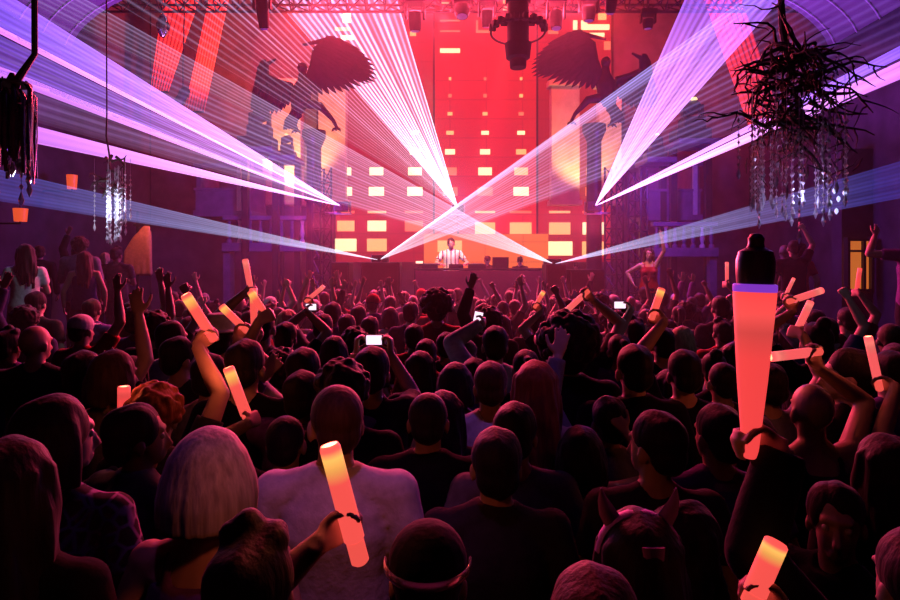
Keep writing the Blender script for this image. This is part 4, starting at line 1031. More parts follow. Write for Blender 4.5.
# ------------------------------------------------------------------ winged statues
m_statue = mat('statue_bronze', (0.022, 0.010, 0.02), 0.65, metal=0.0, noise=0.3, scale=9, bump=0.2)
def eagle(px, py, y, flip, label):
    u = y/F; o = at(px, py, y)
    t = thing('eagle_statue', label, 'statue', o, 0, 'winged statues flanking the stage')
    V = lambda dx, dy, dd=0.0: Vector((flip*dx*u, dd, -dy*u))     # offsets in photograph units about the chest
    mb = MB()
    mb.tube([V(-2, -18), V(-3, -10), V(-2, 0), V(0, 12), V(2, 22)], [3.5*u, 6*u, 10*u, 10*u, 6*u], 14, [4*u, 6*u, 9*u, 9*u, 6*u], up=(1, 0, 0))
    mb.ell(V(-2, -22), (5*u, 6*u, 5.6*u)); mb.tube([V(-2, -22, -5*u), V(-2, -20.5, -10*u), V(-2, -17, -12*u)], [2.6*u, 1.6*u, .4*u], 8)
    for k in range(5): mb.tube([V(1+k*.8, 18), V(4+k*2.2, 30), V(5+k*3, 40)], [3*u, 2.6*u, .8*u], 8, [1.2*u, 1*u, .5*u], up=(1, 0, 0))
    body = fuse(mb, 'body', 0.03, 2, 0.008, 30); body.materials.append(m_statue)
    b = bpy.data.objects.new('body', body); C.objects.link(b); b.parent = t
    for lg in (((-8, 14), (-20, 16), (-33, 30), (-37, 38)), ((4, 16), (2, 26), (6, 32), (3, 40))):
        MB().tube([V(*q) for q in lg], [5*u, 4*u, 2*u, 1.6*u], 10).build('leg', m_statue, t)
        ft = MB(); e = V(*lg[-1])
        for a in (-.7, 0, .7): ft.tube([e, e+Vector((math.sin(a)*5*u, -math.cos(a)*4*u, -2*u)), e+Vector((math.sin(a)*7*u, -math.cos(a)*6*u, -4.5*u))], [1.4*u, 1.2*u, .3*u], 7)
        ft.build('claw', m_statue, t)
    def wing(arm_pts, tips, nm):
        """arm of the wing, then rows of overlapping feathers from the arm to the tips"""
        w_ = MB(); ap = [V(*q) for q in arm_pts]
        w_.tube(ap, [5.0*u, 4.6*u, 4*u, 3.4*u, 1.2*u][:len(ap)], 10, [3.2*u]*3+[2.2*u, 1*u][:max(0, len(ap)-3)])
        tp = [V(*q) for q in tips]
        def along(P_, s):
            s *= len(P_)-1; i = min(int(s), len(P_)-2); return P_[i].lerp(P_[i+1], s-i)
        for row, (ln, nn, off) in enumerate(((1.0, 19, 0.0), (0.72, 17, -1.5*u), (0.42, 14, -3*u))):
            for i in range(nn):
                s = i/(nn-1); a = along(ap[:-1], 1-s*.92); b_ = a.lerp(along(tp, 1-s), ln)
                dv = Vector((0, off-0.3*u*i/ nn, 0)); m_ = a.lerp(b_, .55)+Vector((0, 0, 1.2*u))
                wdt = (3.3 if row == 0 else 4.2)*u
                w_.tube([a+dv, m_+dv, a.lerp(b_, .86)+dv, b_+dv], [wdt*.8, wdt, wdt*.6, wdt*.08], 8, [0.9*u, 0.7*u, .5*u, .2*u], up=(b_-a).cross(Vector((0, 1, 0))))
        w_.build(nm, m_statue, t)
    wing([(-8, -6), (-14, -24), (-16, -40), (-26, -50), (-2, -45)], [(-10, 6), (-24, 5), (-40, 3), (-54, 0), (-66, -6), (-76, -8), (-77, -17), (-73, -28), (-60, -40)], 'wing')
    wing([(8, -4), (22, -8), (34, -14), (33, -26), (24, -31)], [(12, 16), (22, 24), (34, 26), (44, 26), (50, 20), (48, 6), (45, -8), (43, -20)], 'wing')
    # column it perches on
    c0 = V(-14, 41); zb = -(o.z-0.0)
    MB().lathe([(0.28, zb), (0.28, zb+.3), (0.18, zb+.4), (0.16, -42*u-.35), (0.22, -42*u-.2), (0.26, -42*u-.12), (0.26, -41*u)], 20, (c0.x, 0, 0)).build('column', m_dark, t)
    return t
eagle(608, 84, 13.3, 1, 'dark winged eagle statue with spread feathers, right of the red screen')
eagle(300, 90, 13.3, -1, 'dark winged eagle statue behind the laser rays, left of the red screen')

# ------------------------------------------------------------------ banners, chrome lamp, box seats
m_banner = mat('banner_cloth', (0.75, 0.20, 0.13), 0.8, noise=0.08, scale=30, bump=0.3, stretch=(6, 1, 0.1))
def banner(t0, t1, b0, b1, pyt, pyb, y, label):
    T0, T1, B0, B1 = at(t0, pyt, y), at(t1, pyt, y), at(b0, pyb, y), at(b1, pyb, y)
    t = thing('hanging_banner', label, 'banner', (T0+T1)/2, 0, 'slanting banners beside the stage'); o = (T0+T1)/2
    vs = []; fs = []; n = 43; mm = 12
    for k in range(2):
        for j in range(mm):
            for i in range(n):
                s, r_ = i/(n-1), j/(mm-1); p = T0.lerp(T1, s).lerp(B0.lerp(B1, s), r_)-o
                vs.append(p+Vector((0, 0.007*math.sin(s*PI*14)+k*0.02, 0)))
    q = n*mm
    for j in range(mm-1):
        for i in range(n-1):
            a = j*n+i; fs += [(a, a+1, a+n+1, a+n), (q+a, q+a+n, q+a+n+1, q+a+1)]
    for j in range(mm-1):
        a = j*n; fs.append((a, a+n, q+a+n, q+a)); a = j*n+n-1; fs.append((a, q+a, q+a+n, a+n))
    for i in range(n-1):
        fs.append((i, q+i, q+i+1, i+1)); a = (mm-1)*n+i; fs.append((a, a+1, q+a+1, q+a))
    MB().add(vs, fs).build('cloth', m_banner, t)
    MB().tube([T0-o+(T0-T1)*.1, T1-o+(T1-T0)*.1], 0.03, 8).build('top_rod', m_dark, t)
    MB().tube([B0-o, B1-o], 0.025, 8).build('bottom_rod', m_dark, t)
banner(165, 203, 150, 168, -14, 92, 14.4, 'wide slanting orange-lit banner, the outer of the two left of the stage')
banner(212, 231, 184, 204, -14, 112, 14.3, 'narrow slanting orange-lit banner, the inner of the two left of the stage')
banner(700, 738, 752, 786, -14, 135, 14.2, 'slanting orange-lit banner right of the stage, behind the huge dark chandelier')
lamp('SPOT', 'banner_light', at(735, 150, 13.0), at(745, 60, 14.2), (1.0, 0.12, 0.06), 300, 0.15, angle=70)
m_chrome = mat('chrome', (0.8, 0.75, 0.85), 0.12, metal=1.0, noise=0.02)
p = at(163, 26, 12.0); t = thing('chrome_lamp', 'shiny chrome lamp hanging before the outer banner', 'lamp', p)
MB().ell((0, 0, 0), (0.11, 0.11, 0.24)).build('reflector', m_chrome, t); MB().tube([(0, 0, 0.2), (-0.05, 0, 0.5), (-0.10, 0, LO-p.z+3)], 0.02, 8).build('stem', m_dark, t); MB().lathe([(0.12, -0.05), (0.14, 0.0), (0.12, 0.05)], 16, rot=Matrix.Rotation(PI/2, 3, 'X')).build('collar', m_dark, t)
p = at(183, 95, 12.4); t = thing('pendant_light', 'small dark spotlight at the foot of the inner banner', 'stage light', p)
MB().lathe([(0.08, -0.2), (0.10, -0.15), (0.10, 0.12), (0.05, 0.18)], 14, rot=Matrix.Rotation(0.5, 3, 'Y')).build('housing', m_black, t); MB().tube([(0, 0, .15), (0, 0, .5), (0.05, 0, at(0, -40, 12.4).z-p.z)], 0.015, 6).build('cable', m_black, t)

m_box = mat('box_seat_panel', (0.16, 0.12, 0.20), 0.6, noise=0.2, scale=5)
m_trimw = mat('pale_trim', (0.6, 0.5, 0.55), 0.5, noise=0.08)
def box_seat(px0, px1, py0, py1, y, post_px, label, side):
    a, b = at(px0, py1, y), at(px1, py0, y); o = Vector(((a.x+b.x)/2, y, a.z)); wd, ht = b.x-a.x, b.z-a.z
    t = thing('box_seat', label, 'balcony box', o, 0, 'box seats beside the stage')
    MB().box((0, 0.6, -0.06), (wd+0.1, 1.3, 0.14)).build('floor_slab', m_box, t, smooth=False)
    MB().box((0, 0, ht*.25), (wd, 0.08, ht*.5)).build('parapet', m_box, t, smooth=False, bevel=0.01)
    MB().box((0, -0.02, ht*.5), (wd+.05, 0.14, 0.06)).build('rail', m_box, t, smooth=False, bevel=0.01)
    x = at(post_px, 0, y).x-o.x
    MB().box((x, -0.05, ht*.5), (0.09, 0.09, ht)).build('post', m_trimw, t, smooth=False)
    MB().box((0, 0.02, ht+0.05), (wd+.1, 0.16, 0.10)).build('lintel', m_box, t, smooth=False)
    MB().box((side*(wd/2-.06), 0.6, ht*.5), (0.1, 1.2, ht)).build('side_wall', m_box, t, smooth=False)
    MB().box((0, 1.2, ht*.5), (wd, 0.1, ht)).build('back_wall', m_box, t, smooth=False)
box_seat(196, 250, 168, 211, 14.2, 240, 'dim box seat with a pale post, left of the stage', -1)
box_seat(645, 700, 166, 215, 14.2, 694, 'dim box seat with a pale post, right of the stage', 1)
def balustrade(px0, px1, py0, py1, y, n, label):
    a, b = at(px0, py1, y), at(px1, py0, y); wd, ht = b.x-a.x, b.z-a.z
    t = thing('balustrade', label, 'balustrade', ((a.x+b.x)/2, y, a.z), 0, 'balustrades below the box seats')
    MB().box((0, 0, ht-.05), (wd, 0.2, 0.1)).build('handrail', m_box, t, smooth=False, bevel=0.01)
    MB().box((0, 0.1, -.1), (wd, 0.5, 0.2)).build('base_beam', m_box, t, smooth=False, bevel=0.01)
    for i in range(n):
        x = -wd/2+wd*(i+.5)/n
        MB().lathe([(.06, 0), (.06, .06), (.03, .10), (.055, ht*.35), (.03, ht*.7), (.05, ht-.1)], 10, (x, 0, 0)).build('baluster', m_trimw if i in (1, n-2) else m_box, t)
    for i in (-1, 1): MB().box((i*(wd/2-.08), 0.1, -a.z/2-.1), (0.16, 0.3, a.z-.2)).build('support', m_box, t, smooth=False)
balustrade(224, 318, 216, 243, 14.0, 9, 'dim balustrade under the left box seat')
balustrade(652, 716, 222, 248, 13.6, 7, 'dim balustrade under the right box seat')
# lit lamp boxes and the tall orange window
m_lamp = emat('amber_shade', (1.0, 0.11, 0.03), 0.75)
def wall_lamp(px, py, wd, ht, y, label):
    p = at(px, py, y); u = y/F; t = thing('wall_lamp', label, 'lamp', p, 0, 'amber lamps on the left wall')
    x0 = -XW-p.x
    MB().lathe([(wd*u*.42, -ht*u/2), (wd*u*.5, ht*u/2)], 18).build('shade', m_lamp, t)
    MB().tube([(0, 0, -ht*u*.7), (0, 0, ht*u*.62)], 0.02, 8).build('stem', m_dark, t); MB().tube([(0, 0, -ht*u*.65), (x0, 0, -ht*u*.65)], 0.018, 8).build('bracket', m_dark, t)
wall_lamp(20.5, 215, 13, 13, 10.6, 'square amber lamp low on the left wall')
wall_lamp(72, 182, 10, 14, 11.8, 'upright amber lamp higher on the left wall, by the crystal chandelier')
p0, p1 = at(847, 290, 11.2), at(871, 240, 11.2)
m_glass = emat('lit_window_glass', (1.0, 0.24, 0.04), 0.5)
wn = tag(MB().box((0, 0.05, 0), (p1.x-p0.x, 0.05, p1.z-p0.z)).build('window_1', m_glass, None, smooth=False, loc=((p0.x+p1.x)/2, 11.2, (p0.z+p1.z)/2)), 'tall lit orange window with a dark mullion on the right', kind='structure')
wd, ht = p1.x-p0.x, p1.z-p0.z
fr = MB()
for sd in (-1, 1): fr.box((sd*wd/2, 0, 0), (0.05, 0.12, ht+.1))
for z in (-ht/2, ht*.28, ht/2): fr.box((0, 0, z), (wd, 0.1, 0.04))
fr.box((0.08, 0, 0), (0.045, 0.1, ht)); fr.build('window_frame', m_black, wn, smooth=False)
struct('wall_window_bay', MB().box(((p0.x+XW)/2+0.3, 11.5, 2.2), (XW-p0.x-0.6+1.2, 0.3, 4.4)), m_wall2)
# draped cloth at the left wall
m_drape = mat('drape_rust', (0.42, 0.13, 0.09), 0.8, noise=0.15, scale=20)
p = at(139, 262, 11.9); t = thing('drape', 'rust-coloured drape hanging in a curve at the left wall', 'curtain', p); mb = MB(); u = 11.9/F
for i in range(9):
    x = (-14+3.2*i)*u; mb.tube([((10-.3*i)*u+x*.25, 0, 37*u), ((4)*u+x*.6, -0.03*(i % 2), 24*u), (x*.9, 0, 10*u), (x, 0.03*(i % 2), -14*u)], [1.2*u, 2.2*u, 2.6*u, 2.4*u], 8)
me = fuse(mb, 'cloth', 0.035, 3); me.materials.append(m_drape); d_ = bpy.data.objects.new('cloth', me); C.objects.link(d_); d_.parent = t
MB().tube([(-0.1, 0, 37*u), (.55, 0, 39*u)], 0.03, 8).build('rod', m_dark, t); MB().box((-.02, 0, (39*u-1.4)/2-.2), (0.05, .05, 39*u+p.z)).build('pole', m_dark, t, smooth=False)
lamp('SPOT', 'drape_light', at(150, 200, 11.2), p+Vector((0, 0, .3)), (1.0, 0.3, 0.1), 60, 0.1, angle=60)
# silhouetted lights standing on ledges beside the stage
def ledge_lights(px, py, y, label, sc, gel):
    p = at(px, py, y); u = y/F*sc
    t = thing('ledge_light', label, 'stage light', p, 0, 'lights standing on the side ledges')
    MB().box((0, 0, 6*u), (34*u, 24*u, 12*u)).build('base', m_dark, t, smooth=False, bevel=.02)
    MB().box((2*u, 0, 18*u), (22*u, 18*u, 12*u)).build('body', m_dark, t, smooth=False, bevel=.03)
    for sd in (-1, 1): MB().box((2*u+sd*9*u, 0, 30*u), (3*u, 8*u, 14*u)).build('yoke', m_dark, t, smooth=False, bevel=.01)
    MB().lathe([(5*u, -9*u), (7*u, -6*u), (7*u, 4*u), (4*u, 8*u)], 16, (2*u, 0, 34*u), Matrix.Rotation(1.2, 3, 'Y')).build('head', m_black, t)
    MB().lathe([(3.4*u, 0), (2.4*u, 2*u), (.5*u, 2.6*u)], 14, (2*u, -5*u, 41*u)).build('lens', emat('warm_lens', (1.0, 0.75, 0.25), 1.2, False), t)
    # the ledge it stands on
    q = -p.z
    tg = thing('ledge', label.replace('light', 'ledge').replace('standing on', 'carrying'), 'ledge', p, 0)
    bpy.data.objects.remove(tg)
ledge_lights(690, 142, 13.6, 'big dark light with a yellow lens standing right of the laser fan', 1.0, None)
ledge_lights(655, 160, 14.0, 'smaller dark light with a yellow lens between laser fan and big light', 0.6, None)
ledge_lights(258, 150, 13.6, 'big dark light with a yellow lens standing below the left eagle', 1.0, None)
ledge_lights(286, 158, 14.0, 'smaller dark light with a yellow lens left of the laser centre', 0.55, None)
def ledge(px0, px1, py, y, label):
    a, b = at(px0, py, y), at(px1, py, y); t = thing('side_ledge', label, 'ledge', ((a.x+b.x)/2, y, a.z), 0, 'ledges beside the stage')
    MB().box((0, 0, -.06), (b.x-a.x, 0.9, 0.12)).build('top', m_box, t, smooth=False, bevel=.01)
    for sd in (-1, 1): MB().box((sd*((b.x-a.x)/2-.1), 0.2, -.12-(a.z-.12)/2), (.14, .14, a.z-.12)).build('post', m_dark, t, smooth=False)
ledge(672, 716, 142, 13.6, 'high ledge under the big right light'); ledge(641, 670, 160, 14.0, 'high ledge under the smaller right light')
ledge(238, 278, 150, 13.6, 'high ledge under the big left light'); ledge(274, 300, 158, 14.0, 'high ledge under the smaller left light')

# ------------------------------------------------------------------ chandeliers
m_branch = mat('branch_black', (0.018, 0.013, 0.014), 0.6, noise=0.3)
m_crystal = mat('crystal', (0.75, 0.72, 0.85), 0.08, noise=0.03, spec=1.0, transmission=0.35)
def chandelier(px0, px1, py0, py1, y, label, nb, ns, seed, crown, hang_px, spread=1.0, stem_r=0.022):
    rr = random.Random(seed); u = y/F; c = at((px0+px1)/2, (py0+py1)/2, y); hw = (px1-px0)/2*u; hh = (py1-py0)/2*u
    t = thing('chandelier', label, 'chandelier', c, 0, 'branch and crystal chandeliers')
    st = MB(); hx = at(hang_px, 0, y).x-c.x
    st.tube([(hx, 0, LO-c.z), (hx+.01, 0, hh*1.3), (hx*.5-.02, 0, hh*.9), (0, 0, hh*.5)], [stem_r, stem_r, stem_r*1.3, stem_r*1.35], 8); st.build('stem', m_branch, t)
    def walk(p, d, L_, r, n=7, droop=0.0):
        pts = [p]; v = d.normalized()
        for i in range(n):
            v = (v+Vector((rr.gauss(0, .28), rr.gauss(0, .28), rr.gauss(0, .28)-droop))).normalized(); pts.append(pts[-1]+v*(L_/n))
        return pts, [r*(1-.75*i/n) for i in range(n+1)]
    for i in range(nb):
        a = rr.uniform(0, 2*PI); el = rr.uniform(-.5, .7)
        p0 = Vector((rr.gauss(0, hw*.15), rr.gauss(0, hw*.12), rr.uniform(-.1, .75)*hh*crown))
        pts, rs_ = walk(p0, Vector((math.cos(a), math.sin(a)*.8, el)), hw*rr.uniform(.6, 1.05), 0.017*spread, droop=.10)
        b = MB().tube(pts, rs_, 7)
        for k in range(3):
            j = rr.randint(2, 6); p2, r2 = walk(pts[j], Vector((rr.gauss(0, 1), rr.gauss(0, 1), rr.gauss(-.6, .6))), hw*rr.uniform(.25, .55), .008*spread, 5, .15); b.tube(p2, r2, 5)
        b.build('branch', m_branch, t)
    for i in range(ns):
        a = rr.uniform(0, 2*PI); q = math.sqrt(rr.random())
        x, yy = math.cos(a)*q*hw*.8, math.sin(a)*q*hw*.7; z0 = rr.uniform(-.1, .3)*hh; L_ = rr.uniform(.5, 1.0)*hh*.95; s_ = MB()
        s_.tube([(x, yy, z0+.25*hh), (x, yy, z0-L_)], 0.002, 5)
        n = max(4, int(L_/.055))
        for k in range(n):
            z = z0-L_*(k+.5)/n; r_ = rr.uniform(.010, .017)
            s_.lathe([(r_*.15, -r_*1.3), (r_, 0), (r_*.15, r_*1.3)], 6, (x, yy, z))
        s_.lathe([(.003, -.09), (.018, -.05), (.004, 0)], 6, (x, yy, z0-L_))
        s_.build('crystal_strand', m_crystal, t, smooth=False)
    return t
big = chandelier(722, 862, 20, 236, 4.6, 'huge dark chandelier of tangled black branches and hanging crystals, top right', 62, 34, 3, 1.0, 779, 1.0)
rr = random.Random(8); u = 4.6/F
mb = MB()
for i in range(230):
    lo = i > 150
    G = lambda m_, s_: m_+s_*max(-1.5, min(1.5, rr.gauss(0, 1)))
    q = Vector((G(4, 24 if not lo else 30)*u, G(0, 16)*u, ((38+G(0, 19)) if not lo else rr.uniform(-50, 15))*u))
    d = Vector((rr.gauss(0, 1), rr.gauss(0, 1), rr.gauss(-.3, .8) if not lo else rr.gauss(-1.6, .6))).normalized(); k = rr.uniform(6, 11)*u
    mb.tube([q-d*k, q+Vector((rr.gauss(0, 2.5), 0, rr.gauss(0, 2)))*u, q+d*k], [.4*u, (1.5 if not lo else .7)*u, .3*u], 6, [.4*u, 1.0*u, .3*u])
tag(mb.build('twig_bundle', m_branch, big), kind='stuff')
for dx, dz in ((34, -64), (38, -72), (30, -76), (44, -66), (36, -84)):
    MB().lathe([(.4*u, -3.4*u), (1.8*u, -1*u), (1.5*u, 1.2*u), (.3*u, 2.6*u)], 8, (dx*u, -0.1, dz*u)).build('bulb', emat('cool_bulb', (0.55, 0.6, 1.0), 1.3), big)
lamp('POINT', 'chandelier_lamp', at(800, 196, 4.45), None, (0.5, 0.5, 1.0), 4, 0.05)
lef = chandelier(-14, 36, 72, 190, 3.6, 'black chandelier with dark hanging strips on a bent stem, at the left edge', 20, 12, 12, .7, 33, 1.3, 0.017)
u = 3.6/F; rr = random.Random(17); m_strip = mat('strip_black', (0.02, 0.016, 0.022), 0.25, noise=0.3, spec=0.6)
for i in range(34):
    a = 2*PI*i/34+rr.uniform(-.1, .1); q = rr.uniform(.55, 1.0)*21*u; x, yy = 1*u+q*math.cos(a), q*math.sin(a); z0 = rr.uniform(38, 50)*u*(1.0 if q > 14*u else .9); z1 = -rr.uniform(20, 52)*u
    w2 = rr.uniform(1.6, 3.4)*u
    MB().tube([(x*.75, yy*.75, z0), (x, yy, z0-8*u), (x+rr.gauss(0, 1)*u, yy, (z0+z1)/2), (x+rr.gauss(0, 1.5)*u, yy, z1)], [w2*.6, w2, w2, w2*.7], 6, [w2*.35]*4, up=(-math.sin(a), math.cos(a), 0)).build('hanging_strip', m_strip, lef)
MB().lathe([(17*u, 46*u), (17*u, 48*u), (5*u, 51*u), (2*u, 58*u)], 20, (1*u, 0, 0)).build('crown_plate', m_branch, lef)
chandelier(86, 134, 130, 246, 7.0, 'small crystal chandelier before the left wall with a white sparkle', 16, 22, 21, .8, 106, 1.0, 0.008)
lamp('POINT', 'chandelier_lamp', at(112, 206, 6.8), None, (0.7, 0.75, 1.0), 10, 0.04)
# ------------------------------------------------------------------ laser projectors and their fans of light
LK = 2.4
def laser_mat(name, col, k, base, nst, power, fall, seed):
    """light drawn by a scanning beam in the haze: additive, brightest near the projector, thin rays across the fan"""
    m = bpy.data.materials.new(name); m.use_nodes = True; m.cycles.emission_sampling = 'NONE'
    N, L = m.node_tree.nodes, m.node_tree.links; N.clear()
    out = N.new('ShaderNodeOutputMaterial'); add = N.new('ShaderNodeAddShader'); tr = N.new('ShaderNodeBsdfTransparent'); em = N.new('ShaderNodeEmission')
    L.new(tr.outputs[0], add.inputs[0]); L.new(em.outputs[0], add.inputs[1]); L.new(add.outputs[0], out.inputs[0])
    uv = N.new('ShaderNodeUVMap'); uv.uv_map = 'fan'; sp = N.new('ShaderNodeSeparateXYZ'); L.new(uv.outputs[0], sp.inputs[0])
    def M(op, a, b=None, c=None):
        n = N.new('ShaderNodeMath'); n.operation = op
        for i, v in enumerate((a, b, c)):
            if v is None: continue
            if isinstance(v, (int, float)): n.inputs[i].default_value = v
            else: L.new(v, n.inputs[i])
        return n.outputs[0]
    u_, v_ = sp.outputs['X'], sp.outputs['Y']
    sn = M('SINE', M('MULTIPLY_ADD', u_, 2*PI*nst, 1.0)); ray = M('POWER', M('MULTIPLY_ADD', sn, .5, .5), power)
    nz = N.new('ShaderNodeTexNoise'); nz.noise_dimensions = '1D'; nz.inputs['Scale'].default_value = max(3.0, nst*.5); nz.inputs['Detail'].default_value = 2
    L.new(M('ADD', u_, seed), nz.inputs['W'])
    amp = M('MULTIPLY_ADD', nz.outputs['Fac'], 2.4*(1-.7*base), -0.5+1.1*base); amp = M('MAXIMUM', amp, 0.05)
    prof = M('MULTIPLY', M('ADD', M('MULTIPLY', ray, 1.0-base), base), amp)
    near = M('DIVIDE', 0.20, M('ADD', v_, 0.055))
    fo = M('MULTIPLY', M('ADD', near, fall), M('POWER', M('SUBTRACT', 1.0, v_), 0.35))
    cr = N.new('ShaderNodeMixRGB'); cr.inputs[1].default_value = (*col[0], 1); cr.inputs[2].default_value = (*col[1], 1); L.new(M('MINIMUM', M('MULTIPLY', v_, 1.3), 1.0), cr.inputs[0])
    L.new(cr.outputs[0], em.inputs[0]); L.new(M('MULTIPLY', M('MULTIPLY', prof, fo), k*LK), em.inputs[1])
    return m
def fan(S, E1, E2, label, m, nu=10, nv=26):
    S, E1, E2 = Vector(S), Vector(E1), Vector(E2); vs = []; uvs = []; fs = []
    for j in range(nv+1):
        v = (j/nv)**1.7; v = 0.004+0.996*v
        for i in range(nu+1):
            u = i/nu; vs.append((E1.lerp(E2, u)-S)*v); uvs.append((u, v))
    for j in range(nv):
        for i in range(nu):
            a = j*(nu+1)+i; fs.append((a, a+1, a+nu+2, a+nu+1))
    me = bpy.data.meshes.new('laser_fan'); me.from_pydata(vs, [], fs); l = me.uv_layers.new(name='fan')
    for lp in me.loops: l.data[lp.index].uv = uvs[lp.vertex_index]
    me.materials.append(m); o = bpy.data.objects.new('laser_fan', me); C.objects.link(o); o.location = S
    o.visible_shadow = True
    return tag(o, label, 'laser beam', 'laser fans over the crowd')
def edge(sp, slope, px, y):
    """far end of a beam: where its line in the photograph reaches column px, at depth y"""
    return at(px, sp[1]-slope*abs(px-sp[0]), y)
def projector(px, py, y, label, yaw=0.0):
    p = at(px, py, y); t = thing('laser_projector', label, 'laser projector', p, yaw, 'laser projectors around the stage')
    MB().box((0, 0.20, 0), (0.30, 0.34, 0.20)).build('housing', m_black, t, smooth=False, bevel=.015)
    MB().lathe([(0.05, 0), (0.05, 0.03), (0.03, 0.032)], 16, (0, 0.03, 0), Matrix.Rotation(PI/2, 3, 'X')).build('aperture', m_dark, t)
    br = MB()
    for sd in (-1, 1): br.box((sd*.17, 0.2, -.02), (.02, .06, .26))
    br.box((0, 0.2, -.15), (.36, .08, .02)); br.build('bracket', m_grey, t, smooth=False)
    return p
S1 = (341, 206); S2 = (458, 208); S3 = (379, 260); S4 = (554, 264); S5 = (595, 206)
p1 = projector(*S1, 12.6, 'laser projector on the left tower sending the violet fans up left')
p2 = projector(*S2, 15.4, 'laser projector above the DJ at the meeting point of the rays')
p3 = projector(*S3, 11.7, 'laser projector on the wide speaker stack left of the booth')
p4 = projector(*S4, 11.7, 'laser projector on the narrow speaker stack right of the booth')
p5 = projector(*S5, 12.6, 'laser projector on the right tower sending the violet fan up right')
# their supports
for (px, py, y, x2, lb) in ((341, 213, 12.8, 322, 'arm holding the left laser projector on its tower'), (595, 213, 12.8, 614, 'arm holding the right laser projector on its tower')):
    a = at(px, py, y); b = at(x2, py, y); t = thing('clamp_arm', lb, 'bracket', a); MB().tube([(0, 0, 0), (b.x-a.x, 0.1, 0)], 0.025, 8).build('pipe', m_grey, t); MB().lathe([(.05, -.05), (.05, .05)], 12, (b.x-a.x, .1, 0)).build('clamp', m_dark, t)
a = at(458, 214, 15.55); t = thing('laser_mast', 'thin mast carrying the laser projector above the DJ', 'mast', (a.x, 15.6, STZ)); MB().tube([(0, 0, 0), (0, 0, a.z-STZ)], 0.03, 8).build('pole', m_dark, t); MB().lathe([(.22, 0), (.22, .03), (.04, .05)], 18).build('foot', m_dark, t)
VIOP = ((1.0, 0.42, 1.0), (0.24, 0.10, 1.0)); PNK = ((1.0, 0.5, 1.0), (0.72, 0.20, 1.0)); BLUE = ((0.45, 0.5, 1.0), (0.14, 0.12, 0.9)); WHT = ((0.85, 0.75, 1.0), (0.62, 0.50, 1.0))
e1 = lambda s: edge(S1, s, -150, 8.0)
fan(p1, e1(.635), e1(.515), 'broad violet laser fan, uppermost of those from the left tower', laser_mat('laser_a', VIOP, 0.714, .75, 7, 1, 0.8, .1))
fan(p1, e1(.525), e1(.505), 'bright pink laser blade along the lower edge of the broad violet fan', laser_mat('laser_b', PNK, 1.350, .9, 1, 1, .55, .5))
fan(p1, e1(.50), e1(.39), 'dimmer blue laser fan below the pink blade at the left', laser_mat('laser_c', (VIOP[0], (.22, .10, 1.0)), 0.476, .45, 8, 1.5, .7, .9))
fan(p1, e1(.41), e1(.375), 'pink laser blade in the middle of the left tower fans', laser_mat('laser_d', PNK, 0.810, .8, 2, 1, .7, .2))
fan(p1, e1(.37), e1(.275), 'faint smoky laser fan between the pink blades at the left', laser_mat('laser_e', ((.8, .4, .8), (.35, .15, .4)), 0.105, .5, 9, 2, .6, .7))
fan(p1, e1(.262), e1(.205), 'lowest pink laser fan from the left tower', laser_mat('laser_f', PNK, 0.760, .85, 2, 1, .8, .3))
# centre rays
fan(p2, at(362, -120, 13.0), at(170, -120, 13.0), 'dense white laser fan rising steeply left from above the DJ', laser_mat('laser_g', WHT, 1.70, .12, 17, 2.2, .45, .35))
e2 = lambda s: edge(S2, s, -60, 9.5) if s < .85 else at(458-(208+120)/s, -120, 11.5)
fan(p2, e2(1.10), e2(.86), 'sparse laser rays left of the dense white fan', laser_mat('laser_h', WHT, 0.544, .03, 6, 4, .45, .6))
fan(p2, edge(S2, .86, -60, 9.5), edge(S2, .60, -60, 9.5), 'sparse laser rays crossing over the left eagle', laser_mat('laser_i', WHT, 0.264, .03, 8, 5, .4, .15))
e4 = lambda s: edge(S4, s, -60, 8.6)
fan(p4, e4(.565), e4(.50), 'whitish laser band from the right speakers to the upper left', laser_mat('laser_j', WHT, 0.60, .25, 6, 2, .12, .45))
fan(p4, e4(.50), e4(.28), 'pale laser fan from the right speakers crossing the centre', laser_mat('laser_k', ((.8, .85, 1.0), (.5, .3, .9)), 0.40, .3, 14, 2, .2, .8))
e3 = lambda s: edge(S3, s, 1000, 8.0)
fan(p3, e3(.715), e3(.665), 'narrow laser band from the left speakers to the upper right', laser_mat('laser_l', ((.8, .85, 1.0), (.26, .14, 1.0)), 0.85, .4, 4, 2, .35, .25))
fan(p3, e3(.665), e3(.36), 'pale laser fan from the left speakers crossing the centre', laser_mat('laser_m', ((.75, .85, 1.0), (.35, .15, .9)), 0.36, .25, 16, 2.5, .2, .05))
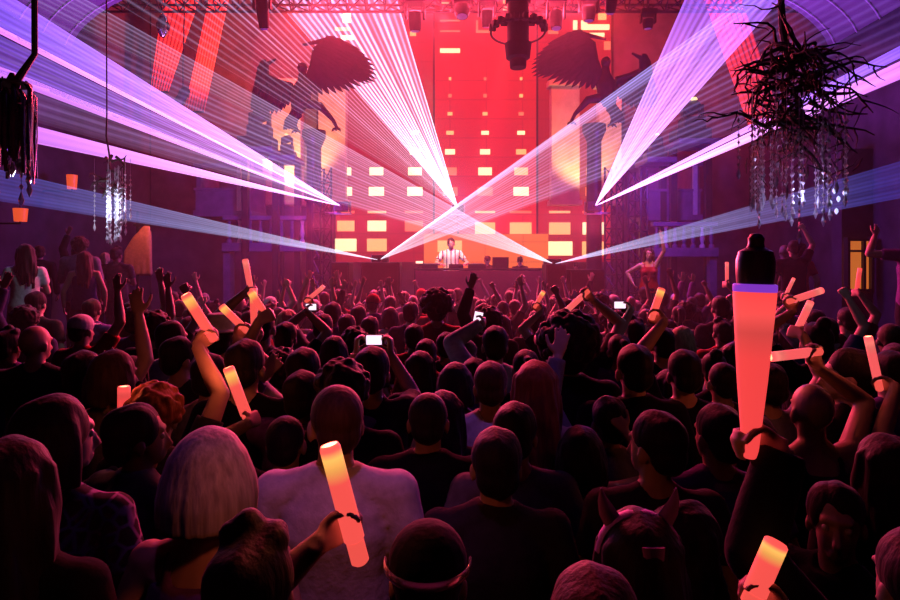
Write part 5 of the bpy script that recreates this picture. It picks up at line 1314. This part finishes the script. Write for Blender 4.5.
fan(p3, edge(S3, .238, -150, 7.0), edge(S3, .155, -150, 7.0), 'blue laser wedge from the left speakers along the left wall', laser_mat('laser_n', ((.8, .85, 1.0), (.12, .14, .8)), 0.442, .6, 8, 1, .35, .4))
fan(p4, edge(S4, .297, 1050, 7.0), edge(S4, .19, 1050, 7.0), 'blue laser wedge from the right speakers along the right wall', laser_mat('laser_o', ((.7, .7, 1.0), (.09, .08, .7)), 0.456, .6, 9, 1, .25, .55))
fan(p5, at(728, -100, 8.2), at(870, -100, 7.4), 'broad violet laser fan rising from the right tower', laser_mat('laser_p', (PNK[0], (.36, .13, 1.0)), 0.80, .55, 12, 1.2, .85, .3))
fan(p5, edge(S5, .525, 1050, 8.0), edge(S5, .485, 1050, 8.0), 'upper thin violet laser blade from the right tower', laser_mat('laser_q', VIOP, 1.000, .7, 3, 1, .9, .7))
fan(p5, edge(S5, .475, 1050, 8.0), edge(S5, .415, 1050, 8.0), 'lower pink laser blade from the right tower', laser_mat('laser_r', PNK, 1.000, .85, 2, 1, .9, .9))

# ------------------------------------------------------------------ smoke in the air
m = bpy.data.materials.new('stage_smoke'); m.use_nodes = True; N, L = m.node_tree.nodes, m.node_tree.links; N.clear()
out = N.new('ShaderNodeOutputMaterial'); vol = N.new('ShaderNodeVolumeScatter'); vol.inputs['Density'].default_value = 0.0055; vol.inputs['Anisotropy'].default_value = 0.3
vol.inputs['Color'].default_value = (1, 1, 1, 1); L.new(vol.outputs[0], out.inputs['Volume'])
hz = MB().box((0, 8.2, 4.9), (10.2, 6.8, 9.4)).build('haze', m, None, smooth=False)
tag(hz, 'thin stage smoke filling the air over the crowd', 'haze', kind='stuff')
m2 = m.copy(); m2.name = 'stage_smoke_dense'
m2.node_tree.nodes['Volume Scatter'].inputs['Density'].default_value = 0.026
h2 = MB().box((0.1, 13.78, 5.5), (9.0, 4.3, 8.9)).build('stage_smoke', m2, None, smooth=False)
tag(h2, 'denser red-lit smoke hanging around the DJ stage', 'haze', kind='stuff')
